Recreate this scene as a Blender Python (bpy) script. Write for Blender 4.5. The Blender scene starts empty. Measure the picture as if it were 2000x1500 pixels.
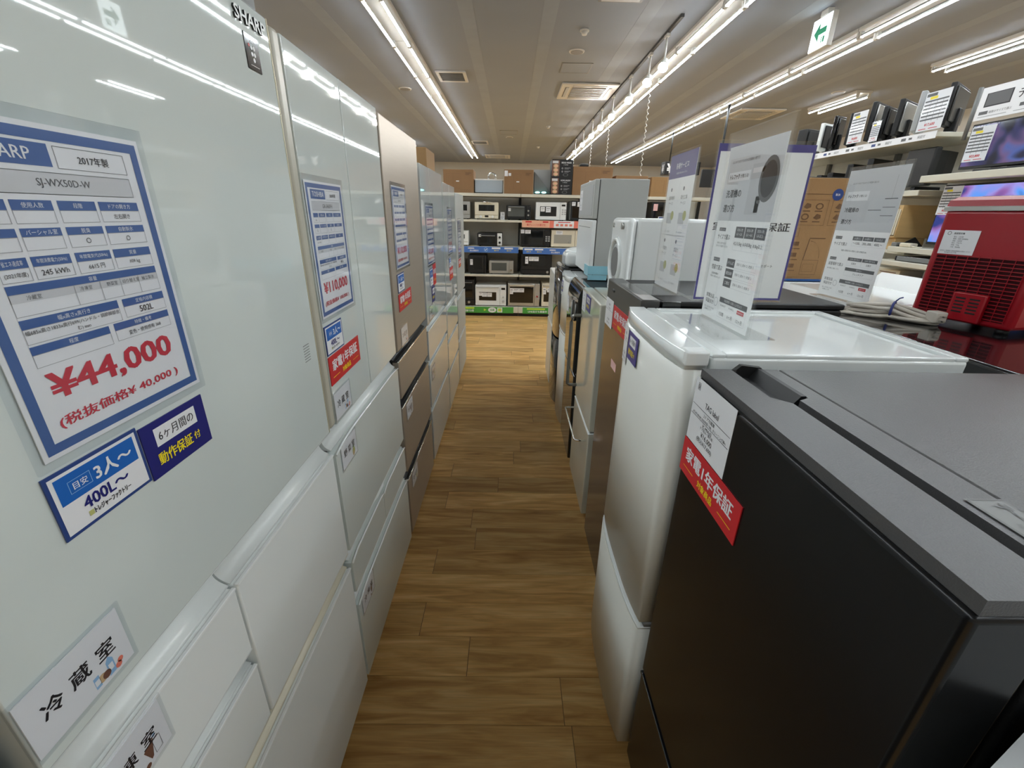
import bpy, bmesh, math, random
from mathutils import Vector, Matrix
random.seed(7)
SC = bpy.context.scene
COL = SC.collection
PI = math.pi

# ------------------------------------------------------------------ camera
cam_d = bpy.data.cameras.new('camera')
cam = bpy.data.objects.new('camera', cam_d)
COL.objects.link(cam)
PITCH, YAW, ROLL, FOC, CAMH = 0.378, 0.0092, 0.0201, 838.95, 1.483
fw = Vector((math.sin(YAW)*math.cos(PITCH), math.cos(YAW)*math.cos(PITCH), -math.sin(PITCH)))
rt = fw.cross(Vector((0, 0, 1))).normalized()
up = rt.cross(fw)
r2 = math.cos(ROLL)*rt + math.sin(ROLL)*up
u2 = -math.sin(ROLL)*rt + math.cos(ROLL)*up
cam.matrix_world = Matrix(((r2.x, u2.x, -fw.x, 0), (r2.y, u2.y, -fw.y, 0), (r2.z, u2.z, -fw.z, CAMH), (0, 0, 0, 1)))
cam_d.sensor_width = 36
cam_d.lens = FOC/2000*36
cam_d.clip_start = 0.02
SC.camera = cam

# ------------------------------------------------------------------ world, exposure, lamp strengths
w = bpy.data.worlds.new('world')
SC.world = w
w.use_nodes = True
w.node_tree.nodes['Background'].inputs[0].default_value = (1, 1, 1, 1)
w.node_tree.nodes['Background'].inputs[1].default_value = 0.05
SC.view_settings.view_transform = 'Standard'
SC.view_settings.look = 'None'
SC.view_settings.gamma = 1
SC.view_settings.use_curve_mapping = False
SC.view_settings.exposure = 1.78
SC.cycles.transparent_max_bounces = 32
TUBE = 15.0
TUBECOL = (.87, .95, 1.0)
SPOT = 60.0
CEIL = 3.39

# ------------------------------------------------------------------ materials
def _lin(c):
    return tuple((x/12.92 if x <= .04045 else ((x+.055)/1.055)**2.4) for x in c)
def hexc(r, g, b):
    return _lin((r/255, g/255, b/255))
def M(name, col, rough=.5, metal=0., emit=0., coat=0., var=0., vscale=8., bump=0., bscale=60., stretch=None, coat_rough=.03, spec=.5):
    m = bpy.data.materials.new(name)
    m.use_nodes = True
    nt = m.node_tree
    b = nt.nodes['Principled BSDF']
    b.inputs['Base Color'].default_value = (*col, 1)
    b.inputs['Roughness'].default_value = rough
    b.inputs['Metallic'].default_value = metal
    b.inputs['Specular IOR Level'].default_value = spec
    if coat:
        b.inputs['Coat Weight'].default_value = coat
        b.inputs['Coat Roughness'].default_value = coat_rough
    if emit:
        b.inputs['Emission Color'].default_value = (*col, 1)
        b.inputs['Emission Strength'].default_value = emit
    if var or bump:
        tc = nt.nodes.new('ShaderNodeTexCoord')
        mp = nt.nodes.new('ShaderNodeMapping')
        if stretch: mp.inputs['Scale'].default_value = stretch
        nt.links.new(tc.outputs['Object'], mp.inputs['Vector'])
        if var:
            nz = nt.nodes.new('ShaderNodeTexNoise')
            nz.inputs['Scale'].default_value = vscale
            nz.inputs['Detail'].default_value = 4
            rp = nt.nodes.new('ShaderNodeMapRange')
            rp.inputs['To Min'].default_value = 1-var
            rp.inputs['To Max'].default_value = 1+var
            mx = nt.nodes.new('ShaderNodeMix')
            mx.data_type = 'RGBA'; mx.blend_type = 'MULTIPLY'
            mx.inputs[0].default_value = 1
            mx.inputs[6].default_value = (*col, 1)
            nt.links.new(mp.outputs[0], nz.inputs['Vector'])
            nt.links.new(nz.outputs[0], rp.inputs[0])
            nt.links.new(rp.outputs[0], mx.inputs[7])
            nt.links.new(mx.outputs[2], b.inputs['Base Color'])
        if bump:
            n2 = nt.nodes.new('ShaderNodeTexNoise')
            n2.inputs['Scale'].default_value = bscale
            bp = nt.nodes.new('ShaderNodeBump')
            bp.inputs['Strength'].default_value = bump
            bp.inputs['Distance'].default_value = .002
            nt.links.new(mp.outputs[0], n2.inputs['Vector'])
            nt.links.new(n2.outputs[0], bp.inputs['Height'])
            nt.links.new(bp.outputs[0], b.inputs['Normal'])
    return m
def clear_mat(name, tint=(.988, .992, .992), rough=.02, ior=1.45):
    m = bpy.data.materials.new(name)
    m.use_nodes = True
    nt = m.node_tree
    nt.nodes.remove(nt.nodes['Principled BSDF'])
    out = nt.nodes['Material Output']
    tr = nt.nodes.new('ShaderNodeBsdfTransparent'); tr.inputs[0].default_value = (*tint, 1)
    gl = nt.nodes.new('ShaderNodeBsdfGlossy'); gl.inputs['Roughness'].default_value = rough
    lw = nt.nodes.new('ShaderNodeNewGeometry')
    dt = nt.nodes.new('ShaderNodeVectorMath'); dt.operation = 'DOT_PRODUCT'
    ab = nt.nodes.new('ShaderNodeMath'); ab.operation = 'ABSOLUTE'
    sb = nt.nodes.new('ShaderNodeMath'); sb.operation = 'SUBTRACT'; sb.inputs[0].default_value = 1
    pw = nt.nodes.new('ShaderNodeMath'); pw.operation = 'POWER'; pw.inputs[1].default_value = 5
    f0 = ((ior-1)/(ior+1))**2
    ma = nt.nodes.new('ShaderNodeMath'); ma.operation = 'MULTIPLY_ADD'; ma.inputs[1].default_value = 1-f0; ma.inputs[2].default_value = f0
    ma.use_clamp = True
    mx = nt.nodes.new('ShaderNodeMixShader')
    L = nt.links
    L.new(lw.outputs['Normal'], dt.inputs[0]); L.new(lw.outputs['Incoming'], dt.inputs[1])
    L.new(dt.outputs['Value'], ab.inputs[0]); L.new(ab.outputs[0], sb.inputs[1]); L.new(sb.outputs[0], pw.inputs[0]); L.new(pw.outputs[0], ma.inputs[0])
    L.new(ma.outputs[0], mx.inputs[0]); L.new(tr.outputs[0], mx.inputs[1])
    L.new(gl.outputs[0], mx.inputs[2]); L.new(mx.outputs[0], out.inputs[0])
    return m
def wood_mat():
    m = bpy.data.materials.new('oak_vinyl')
    m.use_nodes = True
    nt = m.node_tree; N = nt.nodes; L = nt.links
    b = N['Principled BSDF']; b.inputs['Roughness'].default_value = .36
    b.inputs['Specular IOR Level'].default_value = .22
    tc = N.new('ShaderNodeTexCoord'); oi = N.new('ShaderNodeObjectInfo')
    off = N.new('ShaderNodeVectorMath'); off.operation = 'MULTIPLY_ADD'
    off.inputs[1].default_value = (9, 31, 5)
    L.new(oi.outputs['Random'], off.inputs[0]); L.new(tc.outputs['Object'], off.inputs[2])
    mp = N.new('ShaderNodeMapping'); mp.inputs['Scale'].default_value = (1.6, 13, 1)
    L.new(off.outputs[0], mp.inputs[0])
    n1 = N.new('ShaderNodeTexNoise'); n1.inputs['Scale'].default_value = 1.7; n1.inputs['Detail'].default_value = 6; n1.inputs['Distortion'].default_value = 1.1
    L.new(mp.outputs[0], n1.inputs['Vector'])
    mp2 = N.new('ShaderNodeMapping'); mp2.inputs['Scale'].default_value = (4, 120, 1)
    L.new(off.outputs[0], mp2.inputs[0])
    n2 = N.new('ShaderNodeTexNoise'); n2.inputs['Scale'].default_value = 2; n2.inputs['Detail'].default_value = 3
    L.new(mp2.outputs[0], n2.inputs['Vector'])
    cr = N.new('ShaderNodeValToRGB')
    e = cr.color_ramp.elements
    e[0].position = .28; e[0].color = (*hexc(184, 136, 78), 1)
    e[1].position = .72; e[1].color = (*hexc(240, 202, 138), 1)
    k = e.new(.5); k.color = (*hexc(218, 172, 106), 1)
    L.new(n1.outputs[0], cr.inputs[0])
    v = N.new('ShaderNodeMapRange'); v.inputs['To Min'].default_value = .76; v.inputs['To Max'].default_value = 1.12
    L.new(oi.outputs['Random'], v.inputs[0])
    v2 = N.new('ShaderNodeMapRange'); v2.inputs['From Min'].default_value = .3; v2.inputs['From Max'].default_value = .7
    v2.inputs['To Min'].default_value = .88; v2.inputs['To Max'].default_value = 1.08
    L.new(n2.outputs[0], v2.inputs[0])
    ml = N.new('ShaderNodeMath'); ml.operation = 'MULTIPLY'
    L.new(v.outputs[0], ml.inputs[0]); L.new(v2.outputs[0], ml.inputs[1])
    mx = N.new('ShaderNodeMix'); mx.data_type = 'RGBA'; mx.blend_type = 'MULTIPLY'; mx.inputs[0].default_value = 1
    L.new(cr.outputs[0], mx.inputs[6]); L.new(ml.outputs[0], mx.inputs[7])
    L.new(mx.outputs[2], b.inputs['Base Color'])
    bp = N.new('ShaderNodeBump'); bp.inputs['Strength'].default_value = .12; bp.inputs['Distance'].default_value = .001
    L.new(n2.outputs[0], bp.inputs['Height']); L.new(bp.outputs[0], b.inputs['Normal'])
    return m
def screen_mat(name, cols, seed):
    m = bpy.data.materials.new(name)
    m.use_nodes = True
    nt = m.node_tree; N = nt.nodes; L = nt.links
    b = N['Principled BSDF']; b.inputs['Roughness'].default_value = .08
    b.inputs['Base Color'].default_value = (.01, .01, .012, 1)
    tc = N.new('ShaderNodeTexCoord')
    mp = N.new('ShaderNodeMapping'); mp.inputs['Location'].default_value = (seed, seed*2.3, 0)
    L.new(tc.outputs['Object'], mp.inputs[0])
    n = N.new('ShaderNodeTexNoise'); n.inputs['Scale'].default_value = 5.5; n.inputs['Detail'].default_value = 1.5; n.inputs['Distortion'].default_value = .6
    L.new(mp.outputs[0], n.inputs['Vector'])
    cr = N.new('ShaderNodeValToRGB'); e = cr.color_ramp.elements
    ps = [.32+.36*i/(len(cols)-1) for i in range(len(cols))]
    e[0].position = ps[0]; e[0].color = (*cols[0], 1); e[1].position = ps[-1]; e[1].color = (*cols[-1], 1)
    for p, c in zip(ps[1:-1], cols[1:-1]):
        k = e.new(p); k.color = (*c, 1)
    L.new(n.outputs[0], cr.inputs[0]); L.new(cr.outputs[0], b.inputs['Emission Color'])
    b.inputs['Emission Strength'].default_value = .45
    return m

MT = {}
MT['wood'] = wood_mat()
MT['joint'] = M('floor_joint', hexc(120, 92, 55), .6)
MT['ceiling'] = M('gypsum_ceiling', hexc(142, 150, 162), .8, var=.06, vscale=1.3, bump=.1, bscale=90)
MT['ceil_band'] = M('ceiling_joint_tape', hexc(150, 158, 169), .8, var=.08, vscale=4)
MT['wall'] = M('white_wall', hexc(212, 211, 206), .7, var=.02)
MT['glass_white'] = M('white_glass_door', hexc(214, 221, 217), .03, coat=.35, coat_rough=.01, var=.01, vscale=2)
MT['glass_grey'] = M('pale_grey_glass_door', hexc(204, 209, 208), .03, coat=.35, coat_rough=.01, var=.01, vscale=2)
MT['white_metal'] = M('white_painted_steel', hexc(234, 237, 234), .22, var=.012, vscale=3)
MT['white_plastic'] = M('white_plastic', hexc(232, 234, 232), .28, var=.012, vscale=5)
MT['beige_edge'] = M('beige_edge_trim', hexc(190, 186, 170), .3, var=.03)
MT['gold'] = M('gold_edge_trim', hexc(214, 206, 178), .3, .3, var=.03)
MT['groove'] = M('pearl_handle_groove', hexc(224, 227, 224), .25, var=.01)
MT['dark_gap'] = M('dark_gasket', hexc(70, 70, 68), .6, var=.05)
MT['dark_groove'] = M('black_handle_recess', hexc(28, 27, 27), .3, var=.05)
MT['champagne'] = M('champagne_steel', hexc(182, 170, 155), .4, .55, var=.05, vscale=3, stretch=(1, 1, 30))
MT['champ_lip'] = M('polished_lip', hexc(225, 220, 210), .12, .9, var=.02)
MT['fr_side'] = M('grey_fridge_side', hexc(165, 165, 160), .45, var=.03, bump=.1, bscale=300)
MT['fr_side_w'] = M('white_fridge_side', hexc(205, 207, 203), .4, var=.02, bump=.1, bscale=300)
MT['silver_side'] = M('silver_grey_side', hexc(176, 178, 174), .42, var=.02, bump=.1, bscale=300)
MT['black_front'] = M('black_brushed_front', hexc(17, 17, 18), .26, var=.08, vscale=30, stretch=(1, 1, 25), spec=.34)
MT['black_top'] = M('black_grey_top', hexc(78, 77, 77), .36, var=.05, bump=.25, bscale=500)
MT['black_side'] = M('black_side', hexc(14, 14, 15), .45, var=.05, bump=.2, bscale=400)
MT['black_gloss'] = M('gloss_black', hexc(20, 20, 22), .08, coat=.5, var=.04)
MT['brown_front'] = M('brown_steel_front', hexc(112, 98, 84), .18, .55, var=.06, vscale=4, stretch=(1, 40, 1))
MT['brown_band'] = M('dark_grey_band', hexc(74, 73, 71), .3, .2, var=.04)
MT['cream'] = M('cream_gloss_front', hexc(205, 203, 188), .12, coat=.4, var=.02)
MT['cream_side'] = M('cream_grey_side', hexc(160, 158, 148), .4, var=.02)
MT['pearl'] = M('pearl_white_front', hexc(218, 217, 208), .3, coat=.15, var=.012, vscale=3)
MT['lid_white'] = M('glossy_white_lid', hexc(236, 240, 238), .1, coat=.4, var=.01)
MT['chrome'] = M('chrome', hexc(215, 215, 212), .15, 1., var=.02)
MT['steel_bar'] = M('grey_metal_bar', hexc(140, 140, 136), .3, .8, var=.03)
MT['black'] = M('matt_black_plastic', hexc(18, 18, 19), .45, var=.06)
MT['dk_glass'] = M('dark_oven_glass', hexc(16, 17, 18), .07, coat=.3, var=.05)
MT['grey_glass'] = M('grey_window', hexc(84, 88, 86), .12, var=.1)
MT['grey'] = M('grey_plastic', hexc(120, 121, 120), .45, var=.03)
MT['lgrey'] = M('light_grey_plastic', hexc(178, 180, 180), .4, var=.03)
MT['silver'] = M('silver_metal', hexc(190, 190, 186), .3, .7, var=.03, stretch=(20, 1, 1))
MT['cream_pl'] = M('cream_plastic', hexc(222, 214, 192), .35, var=.02)
MT['shelf'] = M('ivory_shelf_steel', hexc(212, 208, 192), .4, var=.02)
MT['shelf_back'] = M('grey_back_panel', hexc(214, 211, 202), .55, var=.03)
MT['card'] = M('corrugated_cardboard', hexc(142, 108, 74), .8, var=.07, vscale=6, bump=.25, bscale=120)
MT['card2'] = M('light_cardboard', hexc(158, 122, 80), .8, var=.06, vscale=6, bump=.25, bscale=120)
MT['tape'] = M('clear_parcel_tape', hexc(178, 142, 98), .25, var=.04)
MT['red_pl'] = M('glossy_red_plastic', hexc(158, 6, 26), .3, coat=.15, var=.04)
MT['dkred'] = M('dark_red_plastic', hexc(48, 2, 8), .5, spec=.15, var=.04)
MT['bluewrap'] = M('blue_protective_tape', hexc(156, 214, 230), .25, var=.06)
MT['fixture'] = M('white_lamp_body', hexc(206, 204, 198), .4, var=.01)
MT['tube'] = M('lit_tube', TUBECOL, .4, emit=TUBE)
MT['spotlens'] = M('lit_spot_lens', (1, .98, .93), .3, emit=SPOT)
MT['exitface'] = M('lit_exit_face', (.86, .96, .98), .4, emit=1.1)
MT['cable'] = M('beige_cable', hexc(200, 192, 180), .45, var=.04)
MT['wireblue'] = M('blue_wire_tie', hexc(40, 52, 120), .4, var=.04)
MT['woodlite'] = M('light_wood', hexc(206, 172, 118), .5, var=.12, vscale=5, stretch=(1, 1, 8))
MT['woodred'] = M('brown_wood', hexc(120, 76, 46), .5, var=.12, vscale=5, stretch=(1, 1, 8))
MT['clear'] = clear_mat('clear_acrylic')
MT['sleeve'] = clear_mat('clear_vinyl_sleeve', (.95, .96, .97), .06, 1.4)
MT['bluebox'] = M('blue_carton', hexc(30, 84, 150), .5, var=.05)
MT['steel'] = M('brushed_sink_steel', hexc(176, 186, 194), .3, .4, var=.04)
MT['screen1'] = screen_mat('screen_newsreader', [hexc(8, 10, 30), hexc(36, 38, 76), hexc(84, 64, 100), hexc(56, 74, 130), hexc(16, 18, 46)], 3)
MT['screen2'] = screen_mat('screen_concert', [hexc(36, 40, 100), hexc(70, 130, 205), hexc(130, 124, 190), hexc(120, 80, 140), hexc(40, 50, 110)], 8)
PC = dict(white=hexc(234, 234, 236), blue=hexc(66, 98, 156), dblue=hexc(40, 66, 128), tagblue=hexc(20, 98, 184), navy=hexc(28, 30, 112), black=hexc(36, 34, 38),
          dgrey=hexc(92, 92, 94), stick=hexc(118, 118, 116), grey=hexc(160, 160, 162), lgrey=hexc(208, 208, 210), pgrey=hexc(196, 196, 198), red=hexc(206, 38, 46), pred=hexc(202, 56, 72),
          salmon=hexc(236, 130, 110), orange=hexc(236, 180, 150), yellow=hexc(250, 226, 30), green=hexc(74, 160, 66), lgreen=hexc(200, 224, 80), purple=hexc(70, 64, 140),
          stripblue=hexc(72, 116, 190), lblue=hexc(150, 190, 226), pink=hexc(238, 190, 186), tan=hexc(206, 176, 136), brown=hexc(122, 84, 68), cardink=hexc(112, 82, 54),
          stone=hexc(224, 220, 220), olive=hexc(190, 190, 120), exitgreen=hexc(10, 140, 96), sleevegrey=hexc(196, 200, 210))
def paper_mat(name, col):
    m = M(name, col, .5, var=.01)
    nt = m.node_tree
    b = nt.nodes['Principled BSDF']; out = nt.nodes['Material Output']
    tl = nt.nodes.new('ShaderNodeBsdfTranslucent'); tl.inputs[0].default_value = (*col, 1)
    mx = nt.nodes.new('ShaderNodeMixShader'); mx.inputs[0].default_value = .5
    nt.links.new(b.outputs[0], mx.inputs[1]); nt.links.new(tl.outputs[0], mx.inputs[2]); nt.links.new(mx.outputs[0], out.inputs[0])
    return m
MT['sign_paper'] = paper_mat('sign_paper', hexc(250, 250, 249))
PM = {}
def pm(c):
    if c not in PM: PM[c] = M('print_'+c, PC[c], .42, var=.01)
    return PM[c]

# ------------------------------------------------------------------ building helpers
OFF = {}
def tagp(o, label=None, cat=None, group=None, kind=None):
    if label: o['label'] = label
    if cat: o['category'] = cat
    if group: o['group'] = group
    if kind: o['kind'] = kind
    return o
def thing(name, label, cat, loc=(0, 0, 0), rz=0, group=None, local=False):
    o = bpy.data.objects.new(name, None)
    COL.objects.link(o)
    o.empty_display_size = .1
    o.location = loc
    o.rotation_euler = (0, 0, rz)
    tagp(o, label, cat, group)
    OFF[o.name] = Vector((0, 0, 0)) if local else Vector(loc)
    return o
class MB:
    def __init__(s):
        s.bm = bmesh.new(); s.mats = []; s.cur = 0
    def mat(s, m):
        m = MT[m] if isinstance(m, str) else m
        if m not in s.mats: s.mats.append(m)
        s.cur = s.mats.index(m)
        return s
    def _tag(s, smooth_new=False):
        for f in s.bm.faces:
            if not f.tag:
                f.tag = True; f.material_index = s.cur
                if smooth_new: f.smooth = True
    def box(s, x0, x1, y0, y1, z0, z1, bev=0, seg=2):
        vs = [s.bm.verts.new(p) for p in ((x0, y0, z0), (x1, y0, z0), (x1, y1, z0), (x0, y1, z0), (x0, y0, z1), (x1, y0, z1), (x1, y1, z1), (x0, y1, z1))]
        fs = [s.bm.faces.new([vs[i] for i in q]) for q in ((0, 3, 2, 1), (4, 5, 6, 7), (0, 1, 5, 4), (1, 2, 6, 5), (2, 3, 7, 6), (3, 0, 4, 7))]
        if bev:
            es = list({e for f in fs for e in f.edges})
            r = bmesh.ops.bevel(s.bm, geom=es, offset=bev, segments=seg, profile=.5, affect='EDGES', clamp_overlap=True)
            for f in r['faces']: f.smooth = True
        s._tag()
        return s
    def cyl(s, p0, p1, r, seg=12, r1=None, cap=True):
        p0, p1 = Vector(p0), Vector(p1)
        d = p1-p0
        q = d.to_track_quat('Z', 'Y').to_matrix().to_4x4()
        mtx = Matrix.Translation((p0+p1)/2) @ q
        n = len(s.bm.faces)
        res = bmesh.ops.create_cone(s.bm, cap_ends=cap, segments=seg, radius1=r, radius2=r if r1 is None else r1, depth=d.length, matrix=mtx)
        for f in s.bm.faces:
            if not f.tag and len(f.verts) == 4: f.smooth = True
        s._tag()
        return s
    def sph(s, c, r, sc=(1, 1, 1), u=14, v=9):
        bmesh.ops.create_uvsphere(s.bm, u_segments=u, v_segments=v, radius=r, matrix=Matrix.Translation(c) @ Matrix.Diagonal((*sc, 1)))
        s._tag(True)
        return s
    def prism(s, pts, a, b, axis='y', smooth=False):
        """pts: closed 2-D outline; axis the extrusion axis. y: pts are (x,z); z: (x,y); x: (y,z)"""
        def P(p, t):
            return (p[0], t, p[1]) if axis == 'y' else ((p[0], p[1], t) if axis == 'z' else (t, p[0], p[1]))
        A = [s.bm.verts.new(P(p, a)) for p in pts]
        B = [s.bm.verts.new(P(p, b)) for p in pts]
        n = len(pts)
        fs = [s.bm.faces.new(A), s.bm.faces.new(B[::-1])]
        for i in range(n):
            f = s.bm.faces.new((A[i], B[i], B[(i+1) % n], A[(i+1) % n]))
            if smooth: f.smooth = True
            fs.append(f)
        bmesh.ops.recalc_face_normals(s.bm, faces=fs)
        s._tag()
        return s
    def tube(s, pts, r, seg=6, closed=False):
        pts = [Vector(p) for p in pts]
        n = len(pts)
        rings = []
        ref = Vector((0, 0, 1))
        for i, p in enumerate(pts):
            if closed: t = pts[(i+1) % n]-pts[i-1]
            else: t = pts[min(i+1, n-1)]-pts[max(i-1, 0)]
            t.normalize()
            if abs(t.dot(ref)) > .95: ref = Vector((1, 0, 0)) if abs(t.x) < .9 else Vector((0, 1, 0))
            a = t.cross(ref).normalized(); b = t.cross(a)
            rings.append([s.bm.verts.new(p+r*(math.cos(2*PI*k/seg)*a+math.sin(2*PI*k/seg)*b)) for k in range(seg)])
        m = n if closed else n-1
        for i in range(m):
            A, B = rings[i], rings[(i+1) % n]
            for k in range(seg):
                s.bm.faces.new((A[k], A[(k+1) % seg], B[(k+1) % seg], B[k])).smooth = True
        if not closed:
            s.bm.faces.new(rings[0][::-1]); s.bm.faces.new(rings[-1])
        s._tag()
        return s
    def quad(s, *pts):
        s.bm.faces.new([s.bm.verts.new(p) for p in pts]); s._tag(); return s
    def build(s, name, m=None, parent=None, local=None, sub=False):
        me = bpy.data.meshes.new(name)
        off = OFF.get(parent.name, Vector((0, 0, 0))) if parent else Vector((0, 0, 0))
        if off.length: bmesh.ops.translate(s.bm, verts=s.bm.verts, vec=-off)
        s.bm.to_mesh(me); s.bm.free()
        if not s.mats: s.mat(m) if m else None
        for k in s.mats: me.materials.append(k)
        o = bpy.data.objects.new(name, me)
        COL.objects.link(o)
        if parent:
            o.parent = parent
            OFF[o.name] = off
        return o
def bx(name, m, parent, x0, x1, y0, y1, z0, z1, bev=.003, seg=2):
    return MB().mat(m).box(min(x0, x1), max(x0, x1), min(y0, y1), max(y0, y1), min(z0, z1), max(z0, z1), bev, seg).build(name, None, parent)
def dup(root, loc, rz=0, label=None, group=None):
    r = root.copy(); COL.objects.link(r); r.location = loc; r.rotation_euler = (0, 0, rz)
    if label: r['label'] = label
    if group: r['group'] = group
    for ch in list(root.children):
        c = ch.copy(); COL.objects.link(c); c.parent = r
        for g in list(ch.children):
            d = g.copy(); COL.objects.link(d); d.parent = c
    return r

# ------------------------------------------------------------------ flat print (lettering, rules, blocks) on one sheet
_TC = {}
def text_mesh(s, bold):
    k = (s, bold)
    if k not in _TC:
        c = bpy.data.curves.new('t', 'FONT')
        c.body = s; c.size = 1; c.resolution_u = 2; c.offset = bold
        o = bpy.data.objects.new('t', c)
        COL.objects.link(o)
        bpy.context.view_layer.update()
        me = bpy.data.meshes.new_from_object(o.evaluated_get(bpy.context.evaluated_depsgraph_get()))
        vs = [(v.co.x, v.co.y) for v in me.vertices]
        ps = [tuple(p.vertices) for p in me.polygons]
        bpy.data.objects.remove(o); bpy.data.curves.remove(c); bpy.data.meshes.remove(me)
        xs = [v[0] for v in vs] or [0, 1]; ys = [v[1] for v in vs] or [0, 1]
        _TC[k] = (vs, ps, min(xs), max(xs), min(ys), max(ys))
    return _TC[k]
class Print:
    """frame: O = top-left corner, U right, V down, N out of the sheet; coordinates in fractions of W and H"""
    def __init__(s, O, U, N, W, H, V=None):
        s.O, s.U, s.N = Vector(O), Vector(U).normalized(), Vector(N).normalized()
        s.V = Vector(V).normalized() if V else Vector((0, 0, -1))
        s.W, s.H = W, H
        s.vs, s.fs, s.ms, s.cols = [], [], [], []
        s.lift = .0004
    def P(s, u, v, n):
        return s.O+s.U*(u*s.W)+s.V*(v*s.H)+s.N*(n*s.lift)
    def _c(s, c):
        if c not in s.cols: s.cols.append(c)
        return s.cols.index(c)
    def poly(s, pts, c, lay=1):
        i = len(s.vs)
        s.vs += [s.P(u, v, lay) for u, v in pts]
        s.fs.append(tuple(range(i, i+len(pts)))); s.ms.append(s._c(c))
    def rect(s, u0, v0, u1, v1, c, lay=1):
        s.poly([(u0, v0), (u0, v1), (u1, v1), (u1, v0)], c, lay)
    def frame(s, u0, v0, u1, v1, c, t=.0005, lay=1):
        a, b = t/s.W, t/s.H
        s.rect(u0, v0, u1, v0+b, c, lay); s.rect(u0, v1-b, u1, v1, c, lay)
        s.rect(u0, v0+b, u0+a, v1-b, c, lay); s.rect(u1-a, v0+b, u1, v1-b, c, lay)
    def disc(s, u, v, r, c, lay=1, n=14, ring=0, sx=1, sy=1):
        a, b = r/s.W*sx, r/s.H*sy
        o = [(u+a*math.cos(2*PI*k/n), v-b*math.sin(2*PI*k/n)) for k in range(n)]
        if not ring: s.poly(o, c, lay)
        else:
            q = 1-ring
            i_ = [(u+q*(x-u), v+q*(y-v)) for x, y in o]
            for k in range(n): s.poly([o[k], o[(k+1) % n], i_[(k+1) % n], i_[k]], c, lay)
    def text(s, t, u0, u1, vc, h, c, bold=.0, lay=2, fit=None, al='c'):
        """centred (or left) in u0..u1 at height vc; h = glyph height in metres; fit=True fills u0..u1; never wider than u0..u1"""
        vs, ps, xa, xb, ya, yb = text_mesh(t, 0.)
        sy = h/max(yb-ya, .3)
        wd = (u1-u0)*s.W
        sx = sy
        if fit: sx = wd/(xb-xa)
        elif (xb-xa)*sx > wd: sx = wd/(xb-xa)
        x = u0*s.W if al == 'l' else (u0+u1)/2*s.W-(xb-xa)*sx/2
        k_ = bold*1.25
        shifts = [(0, 0)] if bold < .005 else ([(-k_, 0), (k_, 0)] if bold < .012 else [(-k_, -k_*.6), (k_, -k_*.6), (-k_, k_*.6), (k_, k_*.6)])
        cm = s._c(c)
        for n_, (dx, dy) in enumerate(shifts):
            i = len(s.vs)
            for vx, vy in vs:
                s.vs.append(s.O+s.U*(x+(vx+dx-xa)*sx)+s.V*(vc*s.H-(vy+dy-(ya+yb)/2)*sy)+s.N*((lay+.12*n_)*s.lift))
            for p in ps:
                s.fs.append(tuple(i+k for k in p)); s.ms.append(cm)
    def build(s, name, parent):
        off = OFF.get(parent.name, Vector((0, 0, 0)))
        me = bpy.data.meshes.new(name)
        me.from_pydata([v-off for v in s.vs], [], s.fs)
        for c in s.cols: me.materials.append(pm(c))
        me.polygons.foreach_set('material_index', s.ms)
        o = bpy.data.objects.new(name, me)
        COL.objects.link(o); o.parent = parent
        OFF[o.name] = off
        return o
def slab(name, m, parent, O, U, N, W, H, t, V=None, n0=0.):
    """thin sheet as a box in a frame"""
    O, U, N = Vector(O), Vector(U).normalized(), Vector(N).normalized()
    V = Vector(V).normalized() if V else Vector((0, 0, -1))
    b = MB().mat(m)
    c = [O+N*n0, O+U*W+N*n0, O+U*W+V*H+N*n0, O+V*H+N*n0]
    A = [b.bm.verts.new(p) for p in c]; B = [b.bm.verts.new(p+N*t) for p in c]
    fs = [b.bm.faces.new(A), b.bm.faces.new(B[::-1])]
    for i in range(4): fs.append(b.bm.faces.new((A[i], B[i], B[(i+1) % 4], A[(i+1) % 4])))
    bmesh.ops.recalc_face_normals(b.bm, faces=fs)
    b._tag()
    return b.build(name, None, parent)

# ================================================================== THE SETTING
XL, XR, Y0, Y1 = -4.2, 8.2, -4.5, 19.7
def struct(name, mb, m):
    return tagp(mb.build(name, m), kind='structure')
fl = struct('floor', MB().mat('joint').box(XL, XR, Y0, Y1, -.12, -.0015), 'joint')
PW = .15
ROWJ = {8: .194, 10: -.32, 12: -.32, 14: -.178, 15: -.33, 16: -.05}   # end joints seen in the near rows
row = 0
random.seed(11)
pl_mesh = {}
y = -.348
NEARW = 1.22
while y < 8.6:
    off = random.uniform(0, NEARW)
    x = -1.6-off
    if row in ROWJ: x = ROWJ[row]-2*NEARW
    row += 1
    xmax = 1.25 if y < 5.9 else 2.4
    while x < xmax:
        xa, xb = x, x+NEARW
        x = xb
        if xb < (-.46 if y < 4.4 else -1.0) or xa > (.45 if y < 4.3 else 1.3): continue
        key = 'p'
        if key not in pl_mesh:
            b = MB().mat('wood').box(.0012, NEARW-.0012, .0006, PW-.0006, -.0012, 0)
            me = bpy.data.meshes.new('plank'); b.bm.to_mesh(me); b.bm.free(); me.materials.append(MT['wood'])
            pl_mesh[key] = me
        o = bpy.data.objects.new('plank', pl_mesh[key]); COL.objects.link(o)
        o.parent = fl; o.location = (xa, y, 0)
    y += PW
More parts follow.
